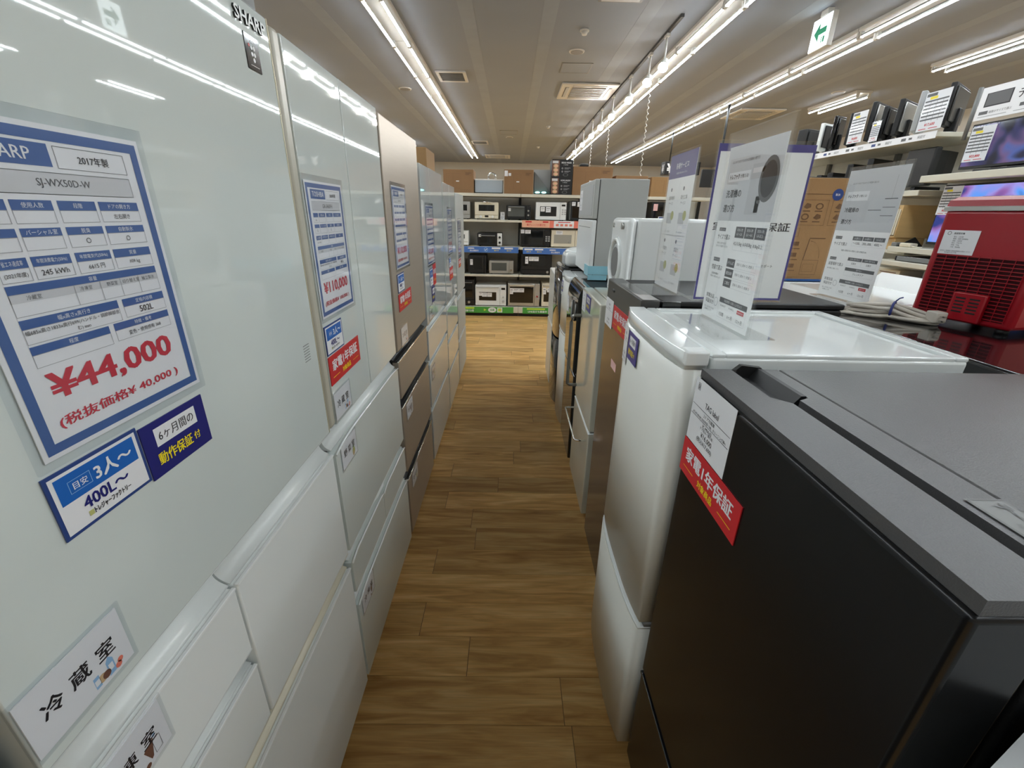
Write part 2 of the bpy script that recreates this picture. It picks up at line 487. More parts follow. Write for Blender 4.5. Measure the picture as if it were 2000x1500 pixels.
# floor beyond the planks that can be told apart: one sheet of the same boards
b = MB().mat('wood').box(XL, XR, 8.62, Y1, -.0012, -.0002).box(1.45, XR, Y0, 8.62, -.0012, -.0002).box(XL, -1.8, Y0, 8.62, -.0012, -.0002).box(-1.8, 1.45, Y0, -.352, -.0012, -.0002)
o = b.build('board_floor', None, fl); o['kind'] = 'stuff'
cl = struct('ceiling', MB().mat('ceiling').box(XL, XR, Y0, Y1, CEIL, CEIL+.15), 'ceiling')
struct('wall_back', MB().mat('wall').box(XL, XR, Y1, Y1+.15, 0, CEIL), 'wall')
struct('wall_front', MB().mat('wall').box(XL, XR, Y0-.15, Y0, 0, CEIL), 'wall')
struct('wall_left', MB().mat('wall').box(XL-.15, XL, Y0, Y1, 0, CEIL), 'wall')
struct('wall_right', MB().mat('wall').box(XR, XR+.15, Y0, Y1, 0, CEIL), 'wall')
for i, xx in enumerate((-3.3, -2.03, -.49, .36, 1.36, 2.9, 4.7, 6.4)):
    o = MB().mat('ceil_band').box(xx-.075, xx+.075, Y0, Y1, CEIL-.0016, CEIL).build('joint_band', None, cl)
tagp(MB().mat('wall').box(XL, XR, Y1-.02, Y1, 0, .09).build('baseboard_back'), kind='structure')

# ------------------------------------------------------------------ ceiling lights
ORD = ['first', 'second', 'third', 'fourth', 'fifth', 'sixth', 'seventh', 'eighth', 'ninth', 'tenth', 'eleventh', 'twelfth', 'thirteenth', 'fourteenth', 'fifteenth', 'sixteenth', 'seventeenth', 'eighteenth', 'nineteenth', 'twentieth']
PITCHL = 1.235
fx0 = None
def fixture(x, yc, label, group):
    global fx0
    if fx0 is None:
        fx0 = thing('batten_light', label, 'ceiling light', (x, yc, CEIL), 0, group, local=True)
        MB().mat('fixture').prism([(-.125, 0), (.125, 0), (.125, -.03), (.115, -.036), (-.115, -.036), (-.125, -.03)], -.612, .612, 'y').build('lamp_body', None, fx0)
        for sx in (-.09, .09):
            lo = [(sx+.0165*math.cos(PI+.42+k*(PI-.84)/8), -.078+.0165*math.sin(PI+.42+k*(PI-.84)/8)) for k in range(9)]
            tb = MB().mat('tube').prism(lo, -.585, .585, 'y').build('tube', None, fx0)
            hi = [(sx+.0165*math.cos(-.42+k*(PI+.84)/8), -.0777+.0165*math.sin(-.42+k*(PI+.84)/8)) for k in range(9)]
            MB().mat('lgrey').prism(hi, -.585, .585, 'y').build('tube_back', None, tb)
            for sy in (-.597, .597):
                MB().mat('fixture').box(sx-.02, sx+.02, sy-.012, sy+.012, -.1, -.012, .004, 1).build('tube_socket', None, fx0)
        return fx0
    return dup(fx0, (x, yc, CEIL), 0, label, group)
def strip(x, yend, n, where, grp):
    for i in range(n):
        fixture(x, yend-PITCHL*(i+.5), 'white twin-tube batten light, %s from the far end of the strip %s' % (ORD[i], where), grp)
strip(-1.335, 17.35, 17, 'above the left fridges', 'lights above the left fridges')
strip(2.05, 17.35, 17, 'beside the spotlights', 'lights beside the spotlights')
strip(3.80, 18.0, 17, 'passing the exit sign', 'lights passing the exit sign')
for i, yc in enumerate((6.1, 4.865, 3.63, 2.395)):
    fixture(5.55, yc, 'white twin-tube batten light, %s of the near group at far right' % ORD[i], 'lights of the near group at far right')
fixture(5.55, 8.6, 'single white twin-tube batten light seen alone above the screens on the right shelf', 'lights of the near group at far right')
for i in range(6):  # unseen row behind the left fridges, added only to light the room
    fixture(-3.1, 14.5-2.4*i, 'added unseen batten light, %s from the back in the fill row behind the left fridges' % ORD[i], 'unseen fill lights added behind the left fridges')

# spotlights on a rail
rail = bx('spotlight_rail', 'dark_gap', None, 1.683, 1.717, 5.4, 16.8, CEIL-.03, CEIL, .002)
tagp(rail, 'thin dark ceiling rail carrying the row of bright spotlights', 'rail')
s0 = None
for i, yy in enumerate((5.85, 6.46, 7.38, 8.53, 9.5, 10.5, 11.75, 13.1)):
    lab = 'bright white track spotlight, %s from the near end of the ceiling rail' % ORD[i]
    if s0 is None:
        s0 = thing('track_spotlight', lab, 'spotlight', (1.70, yy, CEIL-.03), 0, 'spotlights on the ceiling rail', local=True)
        MB().mat('fixture').box(-.02, .02, -.05, .05, -.03, 0, .003, 1).cyl((0, 0, -.03), (0, 0, -.25), .012, 8).build('arm', None, s0)
        d = Vector((-.34, -.72, -.6)).normalized()
        c = Vector((0, 0, -.285))
        MB().mat('fixture').cyl(c-d*.07, c+d*.055, .042, 14, .056).build('lamp_head', None, s0)
        MB().mat('spotlens').cyl(c+d*.0555, c+d*.0585, .049, 14).build('lens', None, s0)
    else: dup(s0, (1.70, yy, CEIL-.03), 0, lab)

# ------------------------------------------------------------------ ceiling fittings
def vent(x0, x1, y0, y1, lab):
    t = thing('ceiling_vent', lab, 'vent', ((x0+x1)/2, (y0+y1)/2, CEIL), group=None)
    b = MB().mat('fixture'); d = .045
    for q in ((x0, x1, y0, y0+d), (x0, x1, y1-d, y1), (x0, x0+d, y0+d, y1-d), (x1-d, x1, y0+d, y1-d)): b.box(*q, CEIL-.02, CEIL, .003, 1)
    b.build('frame', None, t)
    bx('backing', 'dark_gap', t, x0+d, x1-d, y0+d, y1-d, CEIL-.006, CEIL-.001, 0)
    n = 9
    for i in range(n):
        yy = y0+d+(i+.5)*(y1-y0-2*d)/n
        bx('slat', 'grey', t, x0+d, x1-d, yy-.006, yy+.006, CEIL-.017, CEIL-.006, 0)
vent(-1.14, -.70, 7.46, 7.98, 'square dark ceiling vent beside the left light strip, nearest of the two')
vent(-1.18, -.70, 13.9, 14.5, 'small far ceiling vent beside the end of the left light strip')
def cassette(x0, x1, y0, y1, lab):
    t = thing('cassette_air_conditioner', lab, 'air conditioner', ((x0+x1)/2, (y0+y1)/2, CEIL))
    bx('panel', 'fixture', t, x0, x1, y0, y1, CEIL-.03, CEIL, .012)
    m = .2*(x1-x0)
    bx('grille_backing', 'grey', t, x0+m, x1-m, y0+m, y1-m, CEIL-.034, CEIL-.028, 0)
    for i in range(7):
        yy = y0+m+(i+.5)*(y1-y0-2*m)/7
        bx('grille_slat', 'lgrey', t, x0+m, x1-m, yy-.018, yy+.018, CEIL-.042, CEIL-.033, .003, 1)
    g = .09*(x1-x0)
    for q in ((x0+m, x1-m, y0+g, y0+g+.05), (x0+m, x1-m, y1-g-.05, y1-g), (x0+g, x0+g+.05, y0+m, y1-m), (x1-g-.05, x1-g, y0+m, y1-m)):
        bx('air_flap', 'lgrey', t, *q, CEIL-.037, CEIL-.027, .004, 1)
    bx('air_slot', 'dark_gap', t, x0+g-.01, x0+g+.015, y0+m, y1-m, CEIL-.0335, CEIL-.0295, 0)
    bx('air_slot', 'dark_gap', t, x0+m, x1-m, y1-g-.01, y1-g+.015, CEIL-.0335, CEIL-.0295, 0)
cassette(.76, 1.66, 7.9, 8.85, 'square cassette air conditioner in the ceiling above the aisle, nearest')
cassette(-.96, -.07, 16.9, 17.85, 'far cassette air conditioner in the ceiling near the back wall')
cassette(4.25, 5.1, 9.3, 10.2, 'cassette air conditioner in the ceiling behind the clear sign with the washing machine')
def hatch(x0, x1, y0, y1, lab):
    t = thing('ceiling_hatch', lab, 'hatch', ((x0+x1)/2, (y0+y1)/2, CEIL))
    b = MB().mat('grey'); d = .014
    for q in ((x0, x1, y0, y0+d), (x0, x1, y1-d, y1), (x0, x0+d, y0+d, y1-d), (x1-d, x1, y0+d, y1-d)): b.box(*q, CEIL-.006, CEIL)
    b.build('frame', None, t)
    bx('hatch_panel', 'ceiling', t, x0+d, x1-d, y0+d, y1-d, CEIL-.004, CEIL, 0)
hatch(.66, 1.08, 7.0, 7.44, 'flush ceiling hatch between the round speaker and the nearest air conditioner')
hatch(-.32, .13, 12.2, 12.75, 'flush ceiling hatch in the middle, farther down the aisle')
def speaker(x, y, r, lab, cat='speaker', name='ceiling_speaker'):
    t = thing(name, lab, cat, (x, y, CEIL))
    MB().mat('fixture').cyl((x, y, CEIL-.012), (x, y, CEIL), r*.92, 24, r).build('rim', None, t)
    MB().mat('grey').cyl((x, y, CEIL-.016), (x, y, CEIL-.011), r*.78, 24).build('speaker_grille', None, t)
speaker(.79, 6.55, .1, 'round grey ceiling speaker near the smoke detector')
speaker(-1.81, 8.5, .11, 'round ceiling speaker left of the left light strip')
speaker(-.08, 13.2, .1, 'small round ceiling speaker beside the far hatch')
speaker(5.22, 8.13, .1, 'round dark ceiling speaker on the right above the screens')
for x, y, lab in ((.78, 5.87, 'small white smoke detector on the ceiling at top centre, nearest'), (.83, 11.5, 'small white smoke detector on the ceiling, second down the aisle'), (.79, 14.8, 'small white smoke detector on the ceiling, farthest down the aisle')):
    t = thing('smoke_detector', lab, 'smoke detector', (x, y, CEIL), group='smoke detectors')
    MB().mat('fixture').cyl((x, y, CEIL-.018), (x, y, CEIL), .05, 18).build('base', None, t)
    MB().mat('fixture').cyl((x, y, CEIL-.05), (x, y, CEIL-.018), .026, 18, .04).build('sensor_head', None, t)
t = thing('ceiling_access_panel', 'grey metal ceiling fitting cut by the top edge of the view', 'panel', (1.0, 5.0, CEIL))
bx('frame', 'grey', t, .79, 1.21, 4.7, 5.15, CEIL-.02, CEIL, .004)
bx('cover', 'lgrey', t, .82, 1.18, 4.73, 5.12, CEIL-.024, CEIL-.019, 0)
# exit sign
t = thing('exit_sign', 'lit white exit sign with a green arrow hanging by the right light strip', 'sign', (3.06, 5.24, CEIL))
bx('housing', 'fixture', t, 3.035, 3.085, 5.09, 5.38, 3.06, 3.34, .006)
bx('ceiling_mount', 'fixture', t, 3.03, 3.09, 5.18, 5.29, 3.34, CEIL, .004)
bx('face', 'exitface', t, 3.029, 3.036, 5.1, 5.37, 3.07, 3.33, .002)
p = Print((3.0285, 5.37, 3.33), (0, -1, 0), (-1, 0, 0), .27, .26)
p.poly([(.16, .46), (.46, .14), (.46, .36), (.86, .36), (.86, .56), (.46, .56), (.46, .78)], 'exitgreen', 1)
p.poly([(.16, .46), (.40, .16), (.52, .16), (.36, .40), (.86, .40), (.86, .53), (.36, .53), (.52, .76), (.40, .76)], 'exitgreen', 1) if 0 else None
p.rect(.64, .66, .70, .86, 'exitgreen'); p.rect(.73, .66, .84, .86, 'exitgreen')
p.build('arrow_print', t)

# ================================================================== LEFT ROW OF REFRIGERATORS (fronts face +x)
LX = -.451
def groove(parent, xf, side, y0, y1, z0, z1, depth, m, lip=.0, name='handle_groove'):
    pts = []
    n = 12
    zm, hz = (z0+z1)/2, (z1-z0)/2
    for i in range(n+1):
        a = i/n*PI*.94
        pts.append((xf-side*(depth*math.sin(a)+(.004 if i == n else 0)), zm+hz*math.cos(a)))
    pts += [(xf-side*(depth+.01), z0), (xf-side*(depth+.01), z1)]
    b = MB().mat(m).prism(pts, y0, y1, 'y')
    for f in b.bm.faces:
        if len(f.verts) == 4 and abs(f.normal.y) < .1: f.smooth = True
    return b.build(name, None, parent)
def fpan(parent, name, m, xf, side, y0, y1, z0, z1, th=.03, bev=.003):
    return bx(name, m, parent, xf-side*th, xf, y0, y1, z0, z1, bev)
def feet(parent, xs, ys, r=.018, h=.03):
    for xx in xs:
        for yy in ys:
            MB().mat('black').cyl((xx, yy, 0), (xx, yy, h), r, 10).build('foot', None, parent)

# --- L1: nearest, white glass, split lower drawers
t = thing('refrigerator', 'white glass-door refrigerator, nearest on the left, with the large ¥44,000 price card', 'refrigerator', (LX-.35, .625, 0))
y0, y1 = .252, .968
bx('body', 'fr_side_w', t, LX-.7, LX-.045, y0+.003, y1-.003, .03, 1.82, .006)
feet(t, (LX-.08, LX-.64), (y0+.06, y1-.06))
bx('kick_plate', 'dark_gap', t, LX-.06, LX-.02, y0+.01, y1-.01, .012, .03, .003)
door = fpan(t, 'door', 'glass_white', LX, 1, y0, y1, .958, 1.803, .042, .002)
bx('door_edge_trim', 'gold', door, LX-.042, LX+.0006, y1, y1+.0022, .958, 1.803, .0006, 1)
bx('top_cover', 'grey', t, LX-.2, LX-.012, y0+.02, y1-.002, 1.806, 1.833, .006)
groove(t, LX, 1, y0, .5435, .895, .957, .034, 'groove')
groove(t, LX, 1, .5475, y1, .895, .957, .034, 'groove')
for (a, b_, c, d, nm) in ((y0, .5425, .748, .892, 'drawer'), (.5485, y1, .568, .892, 'drawer'), (y0, .5425, .568, .708, 'drawer'), (y0, y1, .03, .512, 'drawer')):
    dr = fpan(t, nm, 'white_metal', LX, 1, a, b_, c, d, .03, .003)
    bx('drawer_lip', 'white_plastic', dr, LX-.006, LX+.0012, a, b_, d-.003, d+.0022, .001, 1)
groove(t, LX, 1, y0, .5425, .711, .748, .03, 'groove')
groove(t, LX, 1, y0, y1, .515, .567, .034, 'cream_pl')
p = Print((LX+.0006, .862, 1.795), (0, 1, 0), (1, 0, 0), .088, .024)
lg = thing('brand_lettering', 'silver raised brand lettering at the top of the nearest left refrigerator', 'lettering', (LX, .9, 1.78)) if 0 else t
vs, ps, xa, xb, ya, yb = text_mesh('SHARP', .02)
b = MB().mat('white_plastic')
sx, sy = .094/(xb-xa), .02/(yb-ya)
V = [b.bm.verts.new((LX+.0002, .858+(vx-xa)*sx, 1.768+(vy-ya)*sy)) for vx, vy in vs]
fs = []
for q in ps:
    try: fs.append(b.bm.faces.new([V[k] for k in q]))
    except ValueError: pass
bmesh.ops.remove_doubles(b.bm, verts=b.bm.verts, dist=1e-6)
fs = [f for f in b.bm.faces]
b._tag()
b.mat('dark_groove')
ex = bmesh.ops.extrude_face_region(b.bm, geom=fs)
bmesh.ops.translate(b.bm, verts=[e for e in ex['geom'] if isinstance(e, bmesh.types.BMVert)], vec=(.0035, 0, 0))
for f in b.bm.faces:
    f.normal_update()
    f.material_index = 0 if abs(f.normal.x) > .7 else 1
b.build('logo', None, t)
bd = bx('badge', 'black_gloss', t, LX, LX+.0015, .878, .921, 1.705, 1.757, .0006, 1)
p = Print((LX+.0015, .878, 1.757), (0, 1, 0), (1, 0, 0), .043, .052)
for u, v in ((.42, .36), (.60, .36), (.42, .54), (.60, .54), (.51, .70)): p.disc(u, v, .0034, 'white')
p.disc(.26, .32, .0024, 'red'); p.text('ion', .35, .7, .18, .005, 'white'); p.rect(.2, .86, .82, .875, 'white')
p.build('badge_print', bd)
b = MB().mat('grey')
for i in range(7): b.box(LX+.0002, LX+.0006, .905, .932, 1.166+i*.006, 1.1675+i*.006)
b.build('sensor_marks', None, t)

# --- L0: edge of a dark fridge before it
t = thing('refrigerator', 'dark grey refrigerator standing before the nearest white one, in the lower left corner', 'refrigerator', (LX-.35, -.1, 0))
bx('body', 'fr_side', t, LX-.7, LX-.05, -.45, .236, .03, 1.7, .006)
fpan(t, 'door', 'brown_band', LX-.01, 1, -.45, .238, .62, 1.7, .036, .006)
fpan(t, 'drawer', 'brown_band', LX-.01, 1, -.45, .238, .03, .6, .036, .006)
feet(t, (LX-.08, LX-.64), (-.4, .18))

# --- L2: white glass French-door with sweeping handle
t = thing('refrigerator', 'white French-door refrigerator with sweeping handle groove, second on the left, card ¥110,000', 'refrigerator', (LX-.35, 1.31, 0))
y0, y1 = .982, 1.645
bx('body', 'fr_side_w', t, LX-.69, LX-.045, y0+.003, y1-.003, .03, 1.80, .006)
feet(t, (LX-.07, LX-.6), (y0+.04, y1-.04))
fpan(t, 'door_edge', 'beige_edge', LX-.001, 1, y0, 1.016, .958, 1.80, .042, .008)
d1 = fpan(t, 'door', 'glass_white', LX, 1, 1.0165, 1.311, .955, 1.797, .04, .002)
d2 = fpan(t, 'door', 'glass_white', LX, 1, 1.3165, y1, .955, 1.797, .04, .002)
bx('centre_seal', 'dark_gap', t, LX-.04, LX-.02, 1.305, 1.322, .955, 1.79, 0)
def sweep(parent, xf, y0, y1, z0, z1, m, depth=.03):
    b = MB().mat(m); ny, nz = 22, 8
    g = []
    for i in range(ny+1):
        f = i/ny
        rise = (z1-z0)*.55*max(0, (f-.72)/.28)**1.6-(z1-z0)*.5*max(0, (.22-f)/.22)**1.6
        col_ = []
        for k in range(nz+1):
            a = k/nz*PI/2
            col_.append(b.bm.verts.new((xf-depth*math.sin(a), y0+f*(y1-y0), z0+(z1-z0)*math.cos(a))))
        g.append(col_)
    for i in range(ny):
        for k in range(nz):
            b.bm.faces.new((g[i][k], g[i+1][k], g[i+1][k+1], g[i][k+1])).smooth = True
    b._tag()
    return b.build('handle_groove', None, parent)
def swept_drawer(parent, m, xf, y0, y1, z0, z1, drop, th=.028):
    """drawer front whose top edge curves down at both ends"""
    n = 18; pts = [(y0, z0), (y1, z0)]
    for i in range(n+1):
        f = 1-i/n
        e = max(0, (f-.8)/.2)**2*drop*.6+max(0, (.2-f)/.2)**2*drop
        pts.append((y0+f*(y1-y0), z1-e))
    d = MB().mat(m).prism(pts, xf-th, xf, 'x').build('drawer', None, parent)
    tp = [(xf+.001, y, z) for y, z in pts[2:]]
    MB().mat('lid_white').tube(tp, .0035, 6).build('drawer_lip', None, d)
    return d
groove(t, LX, 1, y0, y1, .895, .955, .032, 'groove')
swept_drawer(t, 'glass_white', LX, y0, y1, .565, .898, .016)
groove(t, LX, 1, y0, y1, .525, .565, .03, 'groove')
swept_drawer(t, 'glass_white', LX, y0, 1.3145, .405, .528, .012)
swept_drawer(t, 'glass_white', LX, 1.3185, y1, .405, .528, .012)
groove(t, LX, 1, y0, y1, .362, .405, .03, 'groove')
swept_drawer(t, 'glass_white', LX, y0, y1, .035, .365, .016)

# --- L3: champagne metal
t = thing('refrigerator', 'champagne metal refrigerator with black handle recesses, third on the left', 'refrigerator', (LX-.35, 1.98, 0))
y0, y1 = 1.672, 2.285
bx('body', 'fr_side', t, LX-.68, LX-.045, y0+.003, y1-.003, .03, 1.785, .006)
feet(t, (LX-.07, LX-.6), (y0+.05, y1-.05))
fpan(t, 'door', 'champagne', LX, 1, y0, y1, .948, 1.79, .04, .004)
for a, b_ in ((.905, .948), (.697, .738), (.335, .378)):
    groove(t, LX, 1, y0, y1, a, b_, .034, 'dark_groove')
for a, b_ in ((.74, .903), (.38, .695), (.035, .333)):
    d = fpan(t, 'drawer', 'champagne', LX, 1, y0, y1, a, b_, .028, .003)
    bx('drawer_lip', 'champ_lip', d, LX-.008, LX+.002, y0, y1, b_-.002, b_+.006, .002, 1)
# --- L4, L5: pale grey glass, L6: grey
def glass_fridge(y0, y1, top, split, m, lab, zs, lx=LX, side='fr_side'):
    t = thing('refrigerator', lab, 'refrigerator', (lx-.34, (y0+y1)/2, 0))
    bx('body', side, t, lx-.66, lx-.044, y0+.003, y1-.003, .03, top-.004, .006)
    feet(t, (lx-.07, lx-.6), (y0+.05, y1-.05), .016)
    za, zb = zs[0]
    if split:
        ys = y0+(y1-y0)*split
        fpan(t, 'door', m, lx, 1, y0, ys-.003, za, top, .04, .002)
        fpan(t, 'door', m, lx, 1, ys+.003, y1, za, top, .04, .002)
    else: fpan(t, 'door', m, lx, 1, y0, y1, za, top, .04, .003)
    prev = za
    for (a, b_) in zs[1:]:
        groove(t, lx, 1, y0, y1, b_, prev, .03, 'groove')
        d = fpan(t, 'drawer', m, lx, 1, y0, y1, a, b_, .028, .003)
        bx('drawer_lip', 'lid_white', d, lx-.006, lx+.0015, y0, y1, b_-.002, b_+.004, .001, 1)
        prev = a
    return t
glass_fridge(2.33, 3.045, 1.703, .36, 'glass_grey', 'pale grey glass refrigerator with two upper doors, fourth on the left', [(.895, 0), (.69, .86), (.40, .66), (.04, .37)])
glass_fridge(3.075, 3.70, 1.665, .5, 'glass_grey', 'pale grey glass refrigerator, fifth on the left, with a red magnet', [(.86, 0), (.60, .82), (.36, .57), (.04, .33)])
glass_fridge(3.74, 4.36, 1.63, 0, 'silver_side', 'grey beige refrigerator, last on the left before the oven shelves', [(.80, 0), (.42, .77), (.04, .39)], LX+.0)

# ------------------------------------------------------------------ price cards and magnets on the left row
UL, NL = (0, 1, 0), (1, 0, 0)
CW, CH = .213, .297
def spec_card(O, U, N, d, lab, W=CW, H=CH, full=True, group='blue bordered price cards', sheet2=False):
    """sheet in a clear sleeve; O = top-left corner of the sheet on the door surface"""
    O, U, N = Vector(O), Vector(U), Vector(N)
    t = thing('price_card', lab, 'price card', O, group=group)
    slab('sleeve', 'sleeve', t, O-U*.014+Vector((0, 0, .017)), U, N, W+.026, H+.03, .0035)
    sh = slab('sheet', pm('white'), t, O-U*.005+Vector((0, 0, .005)), U, N, W+.01, H+.01, .0008, n0=.0008)
    p = Print(O+N*.0017, U, N, W, H)
    p.lift = .00022
    bt = .0095
    a, b = 0., 0.
    A, B = bt/W, bt/H
    p.rect(a, b, 1-a, b+B, 'blue'); p.rect(a, 1-b-B, 1-a, 1-b, 'blue'); p.rect(a, b+B, a+A, 1-b-B, 'blue'); p.rect(1-a-A, b+B, 1-a, 1-b-B, 'blue')
    p.rect(.10, .041, .49, .109, 'blue'); p.text(d['brand'], .13, .46, .075, .011, 'white', .01)
    p.frame(.515, .044, .90, .112, 'dgrey'); p.text(d['year'], .6, .82, .078, .0085, 'black', .008)
    p.rect(.10, .126, .90, .193, 'lgrey'); p.frame(.10, .126, .90, .193, 'grey'); p.text(d['model'], .3, .74, .16, .0088, 'dgrey', .006)
    colx = ((.10, .226), (.244, .425), (.45, .645), (.664, .908))
    def cell(u0, u1, v0, vm, v1, hd, val):
        p.rect(u0, v0, u1, vm, 'blue'); p.frame(u0, vm, u1, v1, 'grey')
        if full and hd: p.text(hd, u0+.02, u1-.02, (v0+vm)/2, .0048, 'white')
        if val: p.text(val, u0+.015, u1-.015, (vm+v1)/2, .0052, 'black')
    rows = ((.211, .241, .281), (.294, .319, .361), (.378, .408, .449))
    for (v0, vm, v1), hs, vals in zip(rows, d['heads'], d['vals']):
        for (u0, u1), h_, vl in zip(colx, hs, vals): cell(u0, u1, v0, vm, v1, h_, vl)
    p.rect(.10, .456, .91, .482, 'blue'); p.rect(.10, .484, .91, .509, 'lgrey'); p.frame(.10, .482, .91, .551, 'grey')
    if full:
        p.text('容量', .45, .55, .469, .0046, 'white')
        for u, s_ in ((.2, '冷蔵室'), (.45, '冷凍室'), (.6, '野菜室'), (.72, '切り替え室'), (.84, '独立製氷')): p.text(s_, u-.06, u+.06, .497, .0045, 'dgrey')
    for u in (.39, .53, .65, .77): p.rect(u, .484, u+.003, .55, 'grey', 2)
    cell(.10, .595, .560, .589, .638, '幅x高さx奥行き', '')
    if full:
        p.text(d['size'][0], .105, .59, .603, .0052, 'black'); p.text(d['size'][1], .3, .45, .625, .005, 'black')
    cell(.625, .914, .562, .591, .634, '定格内容積', ''); p.text(d['cap'], .65, .89, .612, .0072, 'black', .006)
    cell(.10, .50, .645, .672, .715, '程度', ''); cell(.53, .914, .643, .670, .711, '特徴・備考', d.get('note', ''))
    p.text(d['price'], .12, .86, .792, .030, 'pred', .022, fit=True)
    p.text(d['net'], .10, .86, .912, .0135, 'pred', .012, fit=True)
    p.build('print', sh)
    return t
H1 = (('', '使用人数', '段階', 'ドアの開き方'), ('', 'パーシャル室', '脱臭', '自動製氷'), ('省エネ達成率', '年間消費電力(50Hz)', '年間電気代(50Hz)', '質量'))
V1 = (('', '', '', '左右開き'), ('', '', '○', '○'), ('(2021年度)', '245 kWh', '6615 円', '109 kg'))
card1 = dict(brand='SHARP', year='2017年製', model='SJ-WX50D-W', heads=H1, vals=V1, size=('幅685x高さ1833x奥行699(ハンドル・調節脚部含', 'む) mm'), cap='502L', note='変色・使用感有 368', price='¥44,000', net='(税抜価格¥ 40,000 )')
V2 = (('3人', '', '', ''), ('○', '', '○', ''), ('(2021年度)', '', '', ''))
card2 = dict(card1, brand='TOSHIBA', year='2020年製', model='GR-S460FH', vals=V2, cap='461L', note='', price='¥110,000', net='(税抜価格¥ 100,000 )')
card3 = dict(card2, brand='冷蔵庫', year='2020年製', model='冷凍冷蔵庫', cap='375L')
card4 = dict(card2, brand='冷蔵庫', year='2018年製', model='冷凍冷蔵庫', cap='455L', price='¥75,000', net='(税抜価格¥ 68,182 )')
E1 = .0006
spec_card((LX+E1, .365, 1.549), UL, NL, card1, 'blue bordered price card reading ¥44,000 on the nearest left refrigerator')
spec_card((LX+E1, 1.026, 1.538), UL, NL, card2, 'blue bordered price card reading ¥110,000 on the second left refrigerator, white glass', W=.208, H=.297)
spec_card((LX+E1, 1.757, 1.568), UL, NL, card3, 'blue bordered price card reading ¥110,000 on the champagne metal refrigerator', W=.213, H=.297, full=False)
spec_card((LX+E1, 2.43, 1.51), UL, NL, card4, 'blue bordered price card on the pale grey fourth left refrigerator', W=.21, H=.297, full=False)
spec_card((LX+E1, 3.25, 1.50), UL, NL, card4, 'blue bordered price card on the fifth left refrigerator', W=.21, H=.297, full=False)
spec_card((LX+E1, 3.86, 1.42), UL, NL, card4, 'blue bordered price card on the last left refrigerator, grey beige', W=.21, H=.297, full=False)

def size_tag(O, U, N, lab, W=.112, H=.074):
    t = thing('size_tag', lab, 'magnet', O, group='blue and white size tags')
    sh = slab('plate', pm('dblue'), t, O, U, N, W, H, .0016)
    p = Print(Vector(O)+Vector(N)*.0016, U, N, W, H); p.lift = .0002
    p.rect(.035, .05, .965, .95, 'white', 1)
    p.rect(.075, .095, .925, .50, 'tagblue', 2)
    p.frame(.18, .21, .40, .40, 'lblue', .0005, 3); p.text('目安', .21, .37, .305, .0082, 'white', .01, 4)
    p.text('3人〜', .44, .86, .30, .018, 'white', .02, 4)
    p.text('400L〜', .25, .75, .64, .0135, 'navy', .018, 3)
    p.rect(.26, .78, .31, .86, 'olive', 3); p.text('トレジャーファクトリー', .32, .74, .82, .007, 'black', .03, 3)
    p.build('print', sh)
    return t
size_tag((LX+E1, .350, 1.2345), UL, NL, 'blue and white 3人〜 400L〜 size tag below the ¥44,000 card')
size_tag((LX+E1, 1.017, 1.217), UL, NL, 'blue and white size tag on the second left refrigerator above the red magnet')
size_tag((LX+E1, 1.748, 1.247), UL, NL, 'blue and white size tag on the champagne metal refrigerator')
size_tag((LX+E1, 2.46, 1.185), UL, NL, 'blue and white size tag on the fourth left refrigerator', .1, .1)
size_tag((LX+E1, 3.26, 1.17), UL, NL, 'blue and white size tag on the fifth left refrigerator', .1, .07)
def warranty6(O, U, N, lab, W=.113, H=.073, c='navy'):
    t = thing('warranty_magnet', lab, 'magnet', O, group='navy six month warranty magnets')
    sh = slab('plate', pm(c), t, O, U, N, W, H, .0016)
    p = Print(Vector(O)+Vector(N)*.0016, U, N, W, H); p.lift = .0002
    p.rect(.17, .13, .83, .47, 'white', 1); p.text('6ヶ月間の', .22, .78, .30, .0135, 'black', .008)
    p.text('動作保証', .14, .68, .70, .0165, 'yellow', .016); p.text('付', .71, .83, .70, .0115, 'yellow', .012)
    p.build('print', sh)
    return t
warranty6((LX+E1, .4645, 1.2295), UL, NL, 'navy magnet reading 6ヶ月間の動作保証付 beside the blue size tag, nearest left')
warranty6((LX+E1, 2.50, 1.08), UL, NL, 'navy warranty magnet on the fourth left refrigerator', .1, .09)
def warranty1(O, U, N, lab, W=.222, H=.075):
    t = thing('warranty_magnet', lab, 'magnet', O, group='red one year warranty magnets')
    sh = slab('plate', pm('red'), t, O, U, N, W, H, .0016)
    p = Print(Vector(O)+Vector(N)*.0016, U, N, W, H); p.lift = .0002
    p.text('家電1年保証', .09, .91, .36, .029, 'white', .022, fit=True)
    p.text('対象商品', .32, .68, .76, .0145, 'yellow', .016)
    p.rect(.07, .755, .27, .772, 'yellow'); p.rect(.73, .755, .93, .772, 'yellow')
    p.build('print', sh)
    return t
warranty1((LX+E1, 1.0165, 1.139), UL, NL, 'red magnet reading 家電1年保証 on the second left refrigerator')
warranty1((LX+E1, 1.745, 1.167), UL, NL, 'red magnet reading 家電1年保証 on the champagne metal refrigerator', .226, .07)
warranty1((LX+E1, 2.565, 1.20), UL, NL, 'red warranty magnet on the fourth left refrigerator beside its size tag', .1, .12)
warranty1((LX+E1, 3.28, 1.095), UL, NL, 'red warranty magnet on the fifth left refrigerator', .18, .09)
warranty1((LX+E1, 3.87, 1.10), UL, NL, 'red warranty magnet on the last left refrigerator', .16, .07)
